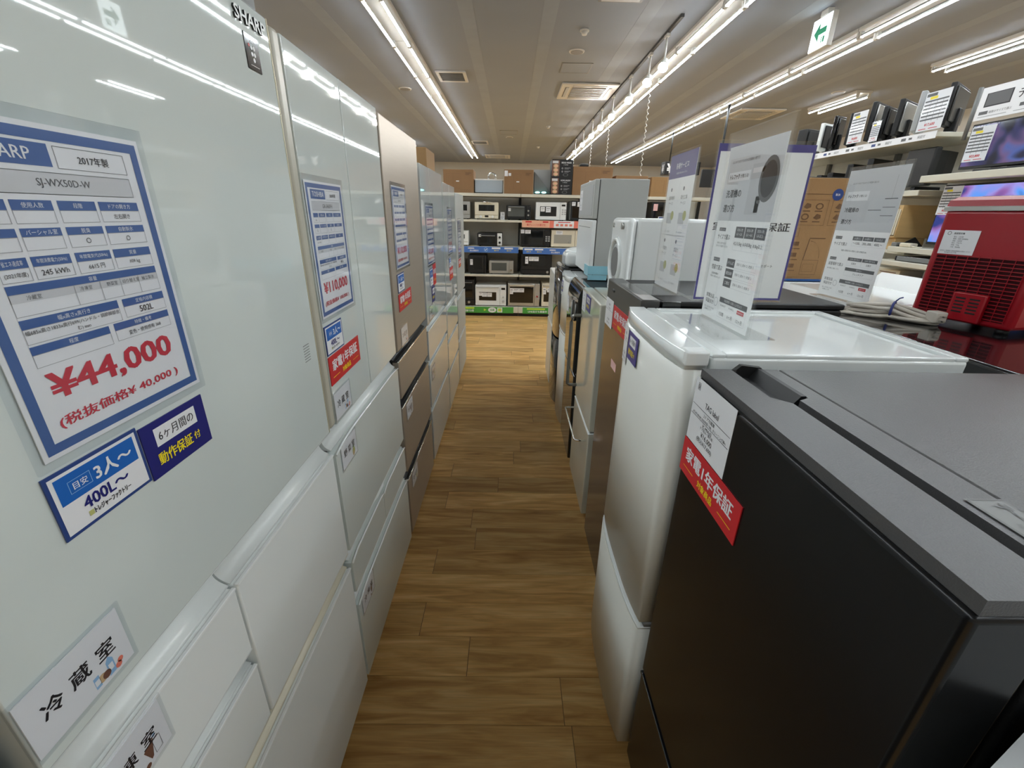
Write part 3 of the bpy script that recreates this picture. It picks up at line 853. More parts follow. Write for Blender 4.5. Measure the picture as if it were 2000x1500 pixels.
def room_label(O, U, N, txt, pic, lab, W=.111, H=.074, m=.0):
    t = thing('compartment_label', lab, 'label', O, group='white compartment labels')
    e = .005
    Of = Vector(O)
    slab('film', 'sleeve', t, Of-Vector(U)*e+Vector((0, 0, e)), U, N, W+2*e, H+2*e, .0022)
    sh = slab('plate', pm('white'), t, Of, U, N, W, H, .0012, n0=.0006)
    p = Print(Of+Vector(N)*.0018, U, N, W, H); p.lift = .00012
    n = len(txt)
    for i, ch in enumerate(txt):
        uc = .24+.265*i
        p.text(ch, uc-.1, uc+.1, .46, .0205, 'black', .014)
    if pic == 'fridge':
        p.poly([(.72, .68), (.72, .94), (.80, .94), (.80, .68), (.76, .60)], 'lblue'); p.rect(.735, .74, .785, .86, 'white', 2)
        p.disc(.655, .84, .0055, 'tan'); p.rect(.57, .72, .63, .93, 'lblue'); p.rect(.575, .78, .625, .88, 'white', 2); p.disc(.70, .85, .005, 'brown', 2); p.disc(.83, .9, .004, 'salmon', 2); p.disc(.86, .84, .0035, 'salmon', 2)
    elif pic == 'freezer':
        p.poly([(.66, .62), (.80, .54), (.84, .80), (.72, .90)], 'brown'); p.poly([(.80, .56), (.88, .66), (.82, .92), (.74, .92)], 'white', 2); p.frame(.78, .60, .88, .90, 'dgrey', .0006, 3); p.disc(.66, .94, .004, 'brown'); p.disc(.82, .52, .0025, 'lblue', 2)
    else:
        p.disc(.76, .80, .010, 'olive', sy=1.3); p.disc(.74, .88, .007, 'tan', 2); p.poly([(.74, .62), (.80, .52), (.80, .68)], 'green', 2)
    p.build('print', sh)
    return t
room_label((LX+E1, .254, 1.053), UL, NL, '冷蔵室', 'fridge', 'white label reading 冷蔵室 low on the nearest left refrigerator door')
room_label((LX+E1, .256, .9125-.022), UL, NL, '冷凍室', 'freezer', 'white label reading 冷凍室 on the small drawer of the nearest left refrigerator', H=.074)
room_label((LX+E1, 1.016, 1.04), UL, NL, '冷蔵室', 'fridge', 'white label reading 冷蔵室 below the red magnet on the second left refrigerator')
room_label((LX+E1, 1.013, .889), UL, NL, '野菜室', 'veg', 'white label reading 野菜室 on the wide drawer of the second left refrigerator')
room_label((LX+E1, 1.008, .355), UL, NL, '冷凍室', 'freezer', 'white label reading 冷凍室 on the bottom drawer of the second left refrigerator')
room_label((LX+E1, 1.742, 1.028), UL, NL, '冷蔵室', 'fridge', 'white label on the upper door of the champagne metal refrigerator')
room_label((LX+E1, 1.736, .682), UL, NL, '冷凍室', 'freezer', 'white label on the middle drawer of the champagne metal refrigerator')
room_label((LX+E1, 1.74, .322), UL, NL, '野菜室', 'veg', 'white label on the bottom drawer of the champagne metal refrigerator')
room_label((LX+E1, 2.39, .985), UL, NL, '冷蔵室', 'fridge', 'white label on the upper door of the fourth left refrigerator')
room_label((LX+E1, 2.37, .63), UL, NL, '野菜室', 'veg', 'white label on a drawer of the fourth left refrigerator')
# boxes on top of the fourth fridge
def carton(name, lab, x0, x1, y0, y1, z0, z1, m='card', group=None, face='-y', ink=True, tape=True):
    t = thing(name, lab, 'box', ((x0+x1)/2, (y0+y1)/2, z0), group=group)
    bx('carton', m, t, x0, x1, y0, y1, z0, z1, .003)
    if tape:
        bx('tape', 'tape', t, x0+.03, x1-.03, (y0+y1)/2-.025, (y0+y1)/2+.025, z1-.0005, z1+.0008, 0)
    bx('seam', 'tape', t, x0+.004, x1-.004, (y0+y1)/2-.002, (y0+y1)/2+.002, z1-.0004, z1+.0014, 0)
    if ink:
        W, H = x1-x0, z1-z0
        p = Print((x0, y0-.0003, z1), (1, 0, 0), (0, -1, 0), W, H)
        p.frame(.72, .12, .94, .24, 'cardink', .002); p.rect(.74, .14, .92, .17, 'cardink', 2); p.rect(.74, .19, .86, .22, 'cardink', 2)
        p.frame(.10, .18, .58, .80, 'cardink', .0012); p.rect(.42, .48, .52, .52, 'white')
        for i in range(5): p.frame(.54+.075*i, .86, .60+.075*i, .95, 'cardink', .002)
        p.rect(.32, .18, .325, .8, 'cardink')
        p.build('print', t)
    return t
carton('cardboard_box', 'brown cardboard box on top of the left refrigerators, by the champagne one', -.95, -.55, 3.1, 3.42, 1.706, 1.865, 'card2', ink=False)

# ================================================================== RIGHT ROW (fronts face -x)
RXB = .355
UR, NR = (0, -1, 0), (-1, 0, 0)
# --- R1 black two-door
t = thing('refrigerator', 'black two-door refrigerator with grey top, nearest on the right, with white price paper', 'refrigerator', (.68, .5, 0))
y0, y1 = .236, .757
bx('body', 'black_side', t, .445, .985, y0+.004, y1-.004, .03, 1.19, .006)
feet(t, (.47, .94), (y0+.05, y1-.05))
MB().mat('black_top').prism([(.455, y0+.002), (.502, y0+.002), (.502, y1-.002), (.474, y1-.002), (.474, .622), (.455, .612)], 1.195, 1.2205, 'z').build('front_ledge', None, t)
bx('top_plate', 'black_top', t, .5035, .985, y0+.002, y1-.002, 1.19, 1.2212, .003, 2)
bx('top_base', 'black_side', t, .455, .985, y0+.004, y1-.004, 1.185, 1.196, 0)
bx('gasket', 'dark_gap', t, .43, .455, y0+.012, y1-.012, .06, 1.19, 0)
d = bx('door', 'black_front', t, RXB, .43, y0, y1, .405, 1.2045, .007, 3)
cap = MB().mat('black_top')
cap.prism([(RXB+.006, y0+.002), (.437, y0+.002), (.437, .600), (.414, .622), (.414, .752), (.425, y1-.004), (RXB+.006, y1-.002)], 1.2047, 1.2205, 'z')
cap.build('door_cap', None, d)
MB().mat('black_top').prism([(.400, 1.2047), (.4145, 1.2047), (.4145, 1.2205), (.4135, 1.2205)], .622, .752, 'y').build('cap_chamfer', None, d) if 0 else None
pk = MB().mat('black')
pk.prism([(.4165, 1.197), (.474, 1.197), (.474, 1.2215), (.466, 1.2215), (.452, 1.2025), (.4165, 1.2025)], .626, .757, 'y')
pk.prism([(.4165, 1.197), (.474, 1.197), (.474, 1.2225), (.44, 1.2265), (.436, 1.2265), (.4165, 1.208)], .7575, .768, 'y')
pk.build('finger_pocket', None, t)
d2 = bx('door', 'black_front', t, RXB, .43, y0, y1, .06, .392, .007, 3)
bx('door_lip', 'black_gloss', d2, RXB-.002, .40, y0, y1, .389, .396, .002, 2)
st = thing('safety_sticker', 'grey sticker reading テーブル on top of the black refrigerator at the right edge', 'sticker', (.47, .3, 1.221))
sl = slab('sheet', pm('grey'), st, (.446, .358, 1.2213), (0, -1, 0), (0, 0, 1), .13, .036, .0004, V=(-1, 0, 0)) if 0 else slab('sheet', pm('stick'), st, (.505, .362, 1.2214), (0, -1, 0), (0, 0, 1), .13, .04, .0004, V=(-1, 0, 0))
p = Print((.505, .362, 1.2222), (0, -1, 0), (0, 0, 1), .13, .04, V=(-1, 0, 0)); p.lift = .0002
p.frame(.01, .03, .99, .97, 'dgrey', .0008); p.text('テーブル型', .06, .9, .34, .014, 'dgrey', .02, al='l'); p.text('耐熱トップテーブル', .06, .9, .68, .005, 'dgrey')
p.build('print', sl)
# papers on R1
def price_paper(O, U, N, lab, W, H, lines, group='white price papers'):
    t = thing('price_paper', lab, 'price tag', O, group=group)
    sh = slab('sheet', pm('white'), t, O, U, N, W, H, .0006)
    p = Print(Vector(O)+Vector(N)*.0006, U, N, W, H); p.lift = .00025
    for s_, u0, u1, v, h, bo, fit in lines: p.text(s_, u0, u1, v, h, 'black', bo, 2, fit)
    p.rect(.02, .40, .98, .408, 'black'); p.rect(.02, .56, .98, .568, 'black') if len(lines) > 4 else None
    if len(lines) > 4:
        p.frame(.08, .06, .14, .17, 'dgrey', .0008)
    p.build('print', sh)
LN = [('保', .08, .14, .115, .01, 0, None), ('TAG label', .34, .68, .30, .0105, .004, None), ('2ドア冷蔵庫', .32, .66, .455, .0075, 0, None), ('AT-RF140-BK 2022年製 138L  クリーニング済', .06, .9, .525, .0062, 0, None),
      ('IC-M04-02', .36, .62, .61, .006, 0, None), ('ドア凹み・擦れ有', .3, .68, .66, .006, 0, None), ('(5000)', .84, .95, .53, .004, 0, None), ('¥16,000', .36, .66, .755, .0115, .004, None), ('(税込¥17,600)', .24, .72, .855, .0115, .004, None)]
price_paper((RXB-.0004, .752, 1.207), UR, NR, 'white price paper reading ¥16,000 at the top of the black refrigerator', .153, .125, LN)
warranty1((RXB-.0004, .7545, 1.08), UR, NR, 'red magnet reading 家電1年保証 on the black refrigerator below its price paper', .226, .072)

# --- R0 grey thing at lower right corner
t = thing('appliance', 'pale grey appliance top at the lower right corner beside the black refrigerator', 'appliance', (.65, -.05, 0))
out = [(.36, -.3), (.36, .187), (.452, .231), (.95, .231), (.95, -.3)]
MB().mat('silver_side').prism(out, .04, 1.075, 'z').build('body', None, t)
MB().mat('lgrey').prism([(x-.004 if x < .4 else x, y+.001 if y > 0 else y) for x, y in out], 1.077, 1.10, 'z').build('top_plate', None, t)
feet(t, (.45, .9), (-.25, .15), .018, .04)

# --- R2 pearl white, bowed doors
t = thing('refrigerator', 'pearl white bow-front refrigerator on the right behind the black one', 'refrigerator', (.64, 1.01, 0))
y0, y1 = .79, 1.228
def bow(y0, y1, xe, xm, xb, n=16, r=.012):
    pts = []
    for i in range(n+1):
        f = i/n; yy = y0+f*(y1-y0)
        pts.append((xe-(xe-xm)*(1-abs(2*f-1)**3.2), yy))
    return pts+[(xb, y1), (xb, y0)]
def bowdoor(name, m, z0, z1, xe=.342, xm=.328, xb=.386, yy0=y0, yy1=y1, parent=t, bev=.004):
    b = MB().mat(m).prism(bow(yy0, yy1, xe, xm, xb), z0, z1, 'z', True)
    return b.build(name, None, parent)
bx('body', 'fr_side_w', t, .397, .885, y0+.006, y1-.006, .04, 1.195, .006)
bx('lid', 'lid_white', t, .394, .894, y0-.002, y1+.002, 1.195, 1.232, .007, 3)
b = MB().mat('lid_white')
for q in ((.394, .42, y0, y1), (.868, .894, y0, y1), (.42, .868, y0, y0+.024), (.42, .868, y1-.024, y1)): b.box(*q, 1.229, 1.2385, .003, 2)
b.build('lid_rim', None, t)
dr = bowdoor('door', 'pearl', .525, 1.205)
bowdoor('door_cap', 'lid_white', 1.2052, 1.2405, .344, .330, .386, parent=dr)
bx('hinge_cover', 'white_plastic', dr, .342, .388, y0-.004, y0+.035, 1.212, 1.243, .005, 3)
bx('gasket', 'dark_gap', t, .386, .398, y0+.012, y1-.012, .09, 1.19, 0)
bowdoor('door_seam', 'grey', .508, .524, .356, .342, .386)
d2 = bowdoor('door', 'pearl', .038, .5, .340, .321)
bowdoor('door_lip', 'lid_white', .5002, .508, .341, .325, .386, parent=d2)
bx('kick_plate', 'dark_gap', t, .40, .42, y0+.03, y1-.03, .012, .04, .003)
feet(t, (.43, .85), (y0+.05, y1-.05), .016, .04)
def bow_x(yy, xe=.342, xm=.328):
    f = (yy-y0)/(y1-y0); return xe-(xe-xm)*(1-abs(2*f-1)**3.2)
def on_bow(ya, yb):
    a = Vector((bow_x(ya), ya, 0)); b = Vector((bow_x(yb), yb, 0)); U = (b-a).normalized()
    N = Vector((0, 0, 1)).cross(U)
    if N.x > 0: N = -N
    return a, U, N
a, U, N = on_bow(1.208, 1.142)
LS = [('冷蔵庫', .3, .7, .2, .008, 0, None), ('2ドア冷蔵庫', .2, .8, .33, .006, 0, None), ('¥15,000', .25, .75, .74, .009, .004, None), ('(税込¥16,500)', .12, .88, .87, .008, .004, None)]
price_paper(a+Vector((0, 0, 1.198))+N*.003, U, N, 'white price paper on the pearl white bow-front refrigerator', .062, .105, LS)
a, U, N = on_bow(1.132, 1.04)
warranty6(a+Vector((0, 0, 1.196))+N*.003, U, N, 'purple six month warranty magnet on the pearl white bow-front refrigerator', .092, .075, 'purple')

# --- R3 brown steel
t = thing('refrigerator', 'brown steel refrigerator with dark grey top band, third on the right', 'refrigerator', (.66, 1.48, 0))
y0, y1 = 1.25, 1.705
bx('body', 'black_side', t, .45, .98, y0+.004, y1-.004, .03, 1.235, .006)
bx('top_plate', 'black', t, .447, .985, y0+.002, y1-.002, 1.235, 1.252, .005)
d = bx('door', 'brown_front', t, .385, .44, y0, y1, .05, 1.10, .004)
bx('door_cap', 'brown_band', d, .384, .44, y0, y1, 1.10, 1.256, .005, 3)
bx('gasket', 'dark_groove', t, .44, .452, y0+.01, y1-.01, .06, 1.23, 0)
bx('hinge_cover', 'black_gloss', t, .445, .50, y0-.003, y0+.008, 1.225, 1.2525, .002)
MB().mat('black').sph((.3835, 1.60, 1.225), .008, (.4, 2.2, .8)).build('sensor_badge', None, d)
bx('kick_plate', 'dark_gap', t, .42, .45, y0+.005, y1-.005, .012, .05, .002)
feet(t, (.5, .92), (y0+.05, y1-.05), .016, .03)
price_paper((.3834, 1.698, 1.188), UR, NR, 'white price paper on the brown steel refrigerator', .12, .104, [(s_.replace('SHARP', '冷蔵庫'), a_, b_, c_, d_, e_, f_) for s_, a_, b_, c_, d_, e_, f_ in LS])
warranty1((.3834, 1.566, 1.18), UR, NR, 'red magnet reading 家電1年保証 on the brown steel refrigerator', .222, .082)
st = thing('small_sticker', 'small pale pink sticker on the brown steel refrigerator front', 'sticker', (.384, 1.4, .975))
slab('sheet', pm('pink'), st, (.3846, 1.53, .985), UR, NR, .075, .03, .0004)

# --- R4 cream with bar handles
t = thing('refrigerator', 'cream refrigerator with metal bar handles, fourth on the right', 'refrigerator', (.66, 2.05, 0))
y0, y1 = 1.815, 2.285
bx('body', 'cream_side', t, .445, .97, y0+.004, y1-.004, .03, 1.122, .006)
bx('top_plate', 'cream', t, .443, .975, y0, y1, 1.118, 1.13, .004)
d = bx('door', 'cream', t, .385, .437, y0, y1, .52, 1.13, .006, 3)
bx('gasket', 'dark_gap', t, .437, .446, y0+.01, y1-.01, .06, 1.11, 0)
d2 = bx('door', 'cream', t, .385, .437, y0, y1, .045, .505, .006, 3)
bx('door_lip', 'lid_white', d2, .3835, .43, y0, y1, .5045, .511, .002)
hp = [(.387, 2.26, .985), (.345, 2.26, .985), (.335, 2.26, .975), (.333, 2.26, .95), (.333, 2.26, .62), (.335, 2.26, .597), (.345, 2.26, .588), (.387, 2.26, .588)]
MB().mat('steel_bar').tube(hp, .0095, 8).build('handle', None, d)
hp = [(.387, 2.255, .45), (.338, 2.255, .45), (.33, 2.245, .45), (.33, 1.88, .45), (.334, 1.868, .45), (.345, 1.864, .45), (.387, 1.864, .45)]
MB().mat('chrome').tube(hp, .0055, 8).build('handle', None, d2)
feet(t, (.5, .92), (y0+.05, y1-.05), .016, .03)
price_paper((.3846, 2.275, 1.118), UR, NR, 'white price paper on the cream refrigerator', .1, .1, LS)
warranty6((.3846, 2.15, 1.118), UR, NR, 'purple warranty magnet on the cream refrigerator', .115, .075, 'purple')

# --- R5 glossy black with scooped top corner
t = thing('refrigerator', 'glossy black refrigerator with curved top handle, fifth on the right', 'refrigerator', (.66, 2.56, 0))
y0, y1 = 2.35, 2.765
bx('body', 'black_side', t, .445, .96, y0+.004, y1-.004, .03, 1.10, .006)
bx('top_plate', 'black', t, .447, .965, y0, y1, 1.10, 1.112, .004)
def scoop(z0, z1, xf, xb, n=10):
    pts = [(xb, z0), (xf+.012, z0), (xf, z0+.012)]
    zt = z1
    for i in range(n+1):
        a = i/n*PI/2
        pts.append((xf+.045*(1-math.cos(a)), zt-.10+.10*math.sin(a)))
    return pts+[(xb, zt)]
d = MB().mat('black_gloss').prism(scoop(.62, 1.12, .372, .437), y0, y1, 'y', False).build('door', None, t)
b = MB().mat('black').box(.3705, .374, y0+.03, y0+.16, .93, 1.02, .0015, 1).build('handle_recess', None, d)
MB().mat('steel_bar').tube([(.369, y0+.028, 1.02), (.366, y0+.03, .93), (.366, y0+.16, .925), (.369, y0+.165, 1.02)], .006, 6).build('handle', None, d)
d2 = bx('door', 'black_gloss', t, .38, .437, y0, y1, .05, .605, .008, 3)
bx('door_gap', 'black', t, .395, .44, y0+.003, y1-.003, .6, .625, 0)
feet(t, (.5, .9), (y0+.05, y1-.05), .016, .03)
price_paper((.3712, 2.755, 1.01), UR, NR, 'white price paper on the glossy black fifth right refrigerator', .08, .1, LS)

# --- R6 white with curved split
t = thing('refrigerator', 'small white refrigerator with curved door split, sixth on the right', 'refrigerator', (.66, 2.98, 0))
y0, y1 = 2.79, 3.16
bx('body', 'fr_side_w', t, .44, .93, y0+.004, y1-.004, .03, 1.085, .006)
bx('lid', 'lid_white', t, .437, .935, y0, y1, 1.085, 1.108, .005)
d = MB().mat('pearl').prism(bow(y0, y1, .385, .365, .43), .735, 1.075, 'z', True).build('door', None, t)
MB().mat('lid_white').prism(bow(y0, y1, .387, .367, .43), 1.0752, 1.112, 'z', True).build('door_cap', None, d)
d2 = MB().mat('pearl').prism(bow(y0, y1, .385, .365, .43), .07, .72, 'z', True).build('door', None, t)
MB().mat('lid_white').prism(bow(y0, y1, .383, .362, .43), .7202, .730, 'z', True).build('door_lip', None, d2)
feet(t, (.48, .88), (y0+.05, y1-.05), .014, .03)
price_paper((.372, 3.14, 1.04), UR, (-1, 0, 0), 'white price paper on the small white sixth right refrigerator', .06, .09, LS)
warranty6((.3655, 3.06, 1.06), UR, NR, 'navy warranty magnet on the small white sixth right refrigerator', .07, .075, 'purple')

# --- R7 glossy black curved
t = thing('refrigerator', 'glossy black round-shouldered refrigerator, seventh on the right', 'refrigerator', (.66, 3.4, 0))
y0, y1 = 3.19, 3.60
bx('body', 'black_side', t, .44, .93, y0+.004, y1-.004, .03, 1.10, .006)
bx('top_plate', 'black', t, .437, .935, y0, y1, 1.10, 1.115, .004)
d = MB().mat('black_gloss').prism(bow(y0, y1, .385, .352, .432), .60, 1.09, 'z', True).build('door', None, t)
MB().mat('black_gloss').prism(bow(y0, y1, .392, .362, .400), 1.0902, 1.128, 'z', True).build('door_cap', None, d)
MB().mat('black_gloss').prism(bow(y0, y1, .385, .352, .432), .06, .585, 'z', True).build('door', None, t)
feet(t, (.48, .88), (y0+.05, y1-.05), .014, .03)
price_paper((.355, 3.5, 1.06), UR, NR, 'white price paper on the glossy black seventh right refrigerator', .07, .1, LS)

# --- R8 white, farthest
t = thing('refrigerator', 'narrow cream white refrigerator, farthest on the right', 'refrigerator', (.66, 3.85, 0))
y0, y1 = 3.64, 4.05
bx('body', 'fr_side_w', t, .43, .9, y0+.004, y1-.004, .03, 1.01, .006)
bx('lid', 'lid_white', t, .427, .905, y0, y1, 1.01, 1.03, .004)
bx('door', 'pearl', t, .365, .422, y0, y1, .6, 1.03, .008, 3)
bx('door', 'pearl', t, .365, .422, y0, y1, .05, .585, .008, 3)
bx('door_gap', 'grey', t, .385, .43, y0+.004, y1-.004, .58, .605, 0)
feet(t, (.47, .86), (y0+.05, y1-.05), .014, .03)

# ------------------------------------------------------------------ things standing on the right row
# silver grey two-door compact fridge
t = thing('compact_refrigerator', 'pale grey two-door compact refrigerator with blue tape standing on the right row', 'refrigerator', (.66, 2.92, 1.112))
y0, y1, z0, z1 = 2.64, 3.2, 1.116, 1.674
bx('body', 'silver_side', t, .497, .772, y0+.002, y1-.002, z0+.012, z1, .004)
bx('door', 'silver_side', t, .468, .493, y0, y1, 1.462, z1-.003, .006, 3)
bx('door_panel', 'lgrey', t, .4665, .469, y0+.05, y1-.03, 1.48, z1-.03, .001, 1)
bx('drawer', 'white_plastic', t, .468, .493, y0, y1, z0+.03, 1.456, .006, 3)
bx('drawer_seam', 'grey', t, .4675, .469, y0+.06, y1-.05, 1.412, 1.415, 0)
bx('gasket', 'dark_gap', t, .493, .498, y0+.004, y1-.004, z0+.03, z1-.006, 0)
feet2 = MB().mat('black')
for xx in (.53, .74):
    for yy in (y0+.05, y1-.05): feet2.cyl((xx, yy, 1.1128), (xx, yy, z0+.014), .018, 8)
feet2.build('foot', None, t)
bx('protective_tape', 'bluewrap', t, .466, .76, y0-.0015, y0+.001, 1.15, 1.20, 0)
bx('protective_tape', 'bluewrap', t, .466, .58, y0-.0016, y0+.001, 1.118, 1.148, 0)
bx('protective_tape', 'bluewrap', t, .4645, .4675, y0-.001, y0+.14, 1.14, 1.20, 0)
p = Print((.60, y0+.0015, 1.40), (1, 0, 0), (0, -1, 0), .13, .15)
p.frame(.0, .0, 1, .55, 'grey', .001); p.text('ご使用上の注意', .4, .95, .05, .008, 'dgrey')
for i in range(5): p.rect(.08, .16+.075*i, .92, .175+.075*i, 'grey')
p.disc(.15, .68, .006, 'dgrey'); p.disc(.7, .68, .006, 'dgrey'); p.rect(.5, .85, .9, .87, 'dgrey')
p.build('caution_print', t)
price_paper((.4662, 3.16, 1.63), UR, NR, 'white price paper on the pale grey compact refrigerator with blue tape', .1, .12, LS)
# white appliance beyond
t = thing('rice_cooker', 'white rounded appliance on the black refrigerator beside the compact one', 'rice cooker', (.5, 3.36, 1.115))
b = MB().mat('white_plastic').box(.405, .62, 3.25, 3.5, 1.122, 1.225, .03, 4).build('body', None, t)
MB().mat('lid_white').sph((.512, 3.375, 1.222), .11, (.95, 1.1, .36), 18, 10).build('lid', None, t)
bx('front_panel', 'lgrey', t, .40, .408, 3.29, 3.45, 1.135, 1.2, .006)
for xx in (.43, .6):
    MB().mat('grey').cyl((xx, 3.29, 1.1155), (xx, 3.29, 1.125), .012, 8).build('foot', None, t)

# compact dryer with round door
t = thing('compact_dryer', 'small white dryer with round door standing on the cream refrigerator', 'dryer', (.66, 2.06, 1.13))
y0, y1, z0, z1 = 1.89, 2.19, 1.138, 1.474
b = MB().mat('white_plastic').box(.525, .86, y0, y1, z0, z1, .014, 3)
b.build('body', None, t)
b = MB().mat('white_plastic').box(.484, .524, y0, y1, z0, z1, .02, 4)
b.build('front_panel', None, t)
cy, cz = (y0+y1)/2+.01, 1.285
b = MB().mat('lid_white')
ring = [(.483, cy+.098*math.cos(k*PI/14), cz+.098*math.sin(k*PI/14)) for k in range(28)]
b.tube(ring, .012, 8, True)
b.build('door_ring', None, t)
MB().mat('lgrey').cyl((.4855, cy, cz), (.480, cy, cz), .09, 28, .07).build('door', None, t)
MB().mat('grey').cyl((.4805, cy, cz), (.4785, cy, cz), .065, 28).build('door_window', None, t)
MB().mat('silver').cyl((.486, y0+.07, 1.442), (.474, y0+.07, 1.442), .014, 14).build('dial', None, t)
MB().mat('silver').cyl((.486, y1-.05, 1.442), (.478, y1-.05, 1.442), .01, 12).build('dial', None, t)
for xx in (.55, .83):
    for yy in (y0+.04, y1-.04): MB().mat('grey').cyl((xx, yy, 1.13), (xx, yy, z0+.003), .014, 8).build('foot', None, t)

# ------------------------------------------------------------------ acrylic sign stands
def stand(lab, O, U, N, W, H, baseF, baseB, draw, sheet_in=.012, sheet_top=.0, base_z=0., V=None):
    """O: top-left of the upright; U right; N towards the reader"""
    O, U, N = Vector(O), Vector(U).normalized(), Vector(N).normalized()
    t = thing('acrylic_sign_stand', lab, 'sign', O+U*W/2-Vector((0, 0, H)))
    slab('front_panel', 'clear', t, O, U, N, W, H, .002, n0=.0015)
    slab('back_panel', 'clear', t, O, U, N, W, H, .002, n0=-.0035)
    q = O-Vector((0, 0, H-.0022))
    slab('base_plate', 'clear', t, q-N*baseB, U, Vector((0, 0, -1)), W, baseF+baseB, .002, V=N)
    sh = slab('sheet', 'sign_paper', t, O+U*sheet_in-Vector((0, 0, sheet_top)), U, N, W-2*sheet_in, H-sheet_top-.006, .0008, n0=-.0004)
    p = Print(O+U*sheet_in-Vector((0, 0, sheet_top))+N*.0004, U, N, W-2*sheet_in, H-sheet_top-.006); p.lift = .0002
    draw(p)
    p.build('print', sh)
    return t
def badge(p, u0, v0, u1, v1, s_): p.rect(u0, v0, u1, v1, 'dgrey'); p.text(s_, u0+.01, u1-.01, (v0+v1)/2, (v1-v0)*p.H*.6, 'white', .01)
def common_foot(p):
    p.text('家電全品', .05, .25, .86, .0105, 'black', .006); p.text('保証付き', .05, .25, .895, .0105, 'black', .006); p.disc(.30, .885, .011, 'lgrey', ring=.2); p.text('詳しくはスタッフまで', .04, .3, .935, .005, 'dgrey'); p.text('お気軽にどうぞ', .04, .26, .952, .005, 'dgrey')
    p.rect(.38, .845, .94, .875, 'dgrey'); p.text('保証期間 / お買い上げ日より', .42, .9, .86, .006, 'white')
    p.frame(.38, .875, .94, .968, 'lgrey'); p.text('¥3,000以下', .40, .55, .893, .005, 'dgrey'); p.text('¥3,000以上', .58, .73, .893, .005, 'dgrey')
    p.rect(.77, .884, .90, .906, 'red'); p.text('製造5年以内', .78, .89, .895, .004, 'white'); p.text('7日間', .41, .52, .945, .0085, 'black'); p.text('6ヶ月', .59, .71, .945, .0085, 'black'); p.text('12ヶ月', .76, .92, .945, .0085, 'black')
def draw_washer(p):
    p.rect(0, 0, 1, .405, 'lgrey')
    p.text('はじめての方でもわかる洗濯機の選び方', .1, .62, .085, .006, 'dgrey')
    p.rect(.08, .14, .50, .19, 'white', 2); p.text('トレファク', .11, .30, .165, .0105, 'black', .025, 3); p.text('が教える!', .32, .47, .165, .008, 'black', .006, 3)
    p.rect(.52, .115, .75, .37, 'pgrey', 2); p.rect(.54, .135, .74, .16, 'stone', 3); p.disc(.83, .20, .034, 'dgrey', 3, 24, sy=1.25); p.disc(.83, .20, .027, 'black', 4, 24, sy=1.25); p.rect(.68, .28, .92, .36, 'lgrey', 2); p.rect(.70, .30, .76, .315, 'dgrey', 3)
    p.text('洗濯機の', .08, .40, .255, .0165, 'black', .012); p.text('選び方', .08, .31, .335, .0165, 'black', .012)
    badge(p, .08, .445, .22, .465, 'ポイント1'); p.text('サイズで選ぶ', .07, .34, .497, .0115, 'black', .008); p.text('家族の人数や生活に', .07, .3, .535, .005, 'dgrey'); p.text('合わせてお選びください', .07, .33, .552, .005, 'dgrey')
    for i, (a, b_) in enumerate((('1人〜2人', '4.2-5.5kg'), ('3人〜4人', '6.0-8.0kg'), ('5人以上', '8.0kg以上'))):
        u = .43+.185*i
        p.rect(u, .435, u+.175, .495, 'dgrey'); p.text('家族人数', u+.03, u+.145, .452, .006, 'white'); p.text(a, u+.03, u+.145, .475, .0065, 'white', .01); p.frame(u, .495, u+.175, .565, 'lgrey'); p.text(b_, u+.01, u+.165, .53, .0095, 'black', .01)
    badge(p, .07, .622, .21, .645, 'ポイント2'); p.text('性能で選ぶ', .06, .30, .68, .0115, 'black', .008); p.text('洗濯機の種類や', .06, .26, .72, .005, 'dgrey'); p.text('特徴から選びましょう', .06, .30, .738, .005, 'dgrey')
    for i, a in enumerate(('ドラム式', '縦型全自動', '二槽式')):
        v = .615+.058*i
        p.rect(.38, v, .54, v+.048, 'dgrey'); p.text(a, .40, .52, v+.024, .0075, 'white', .01); p.frame(.54, v, .94, v+.048, 'lgrey'); p.text('洗浄 ○ | 節水 ○ | 乾燥 ○', .57, .91, v+.024, .007, 'dgrey')
    common_foot(p)
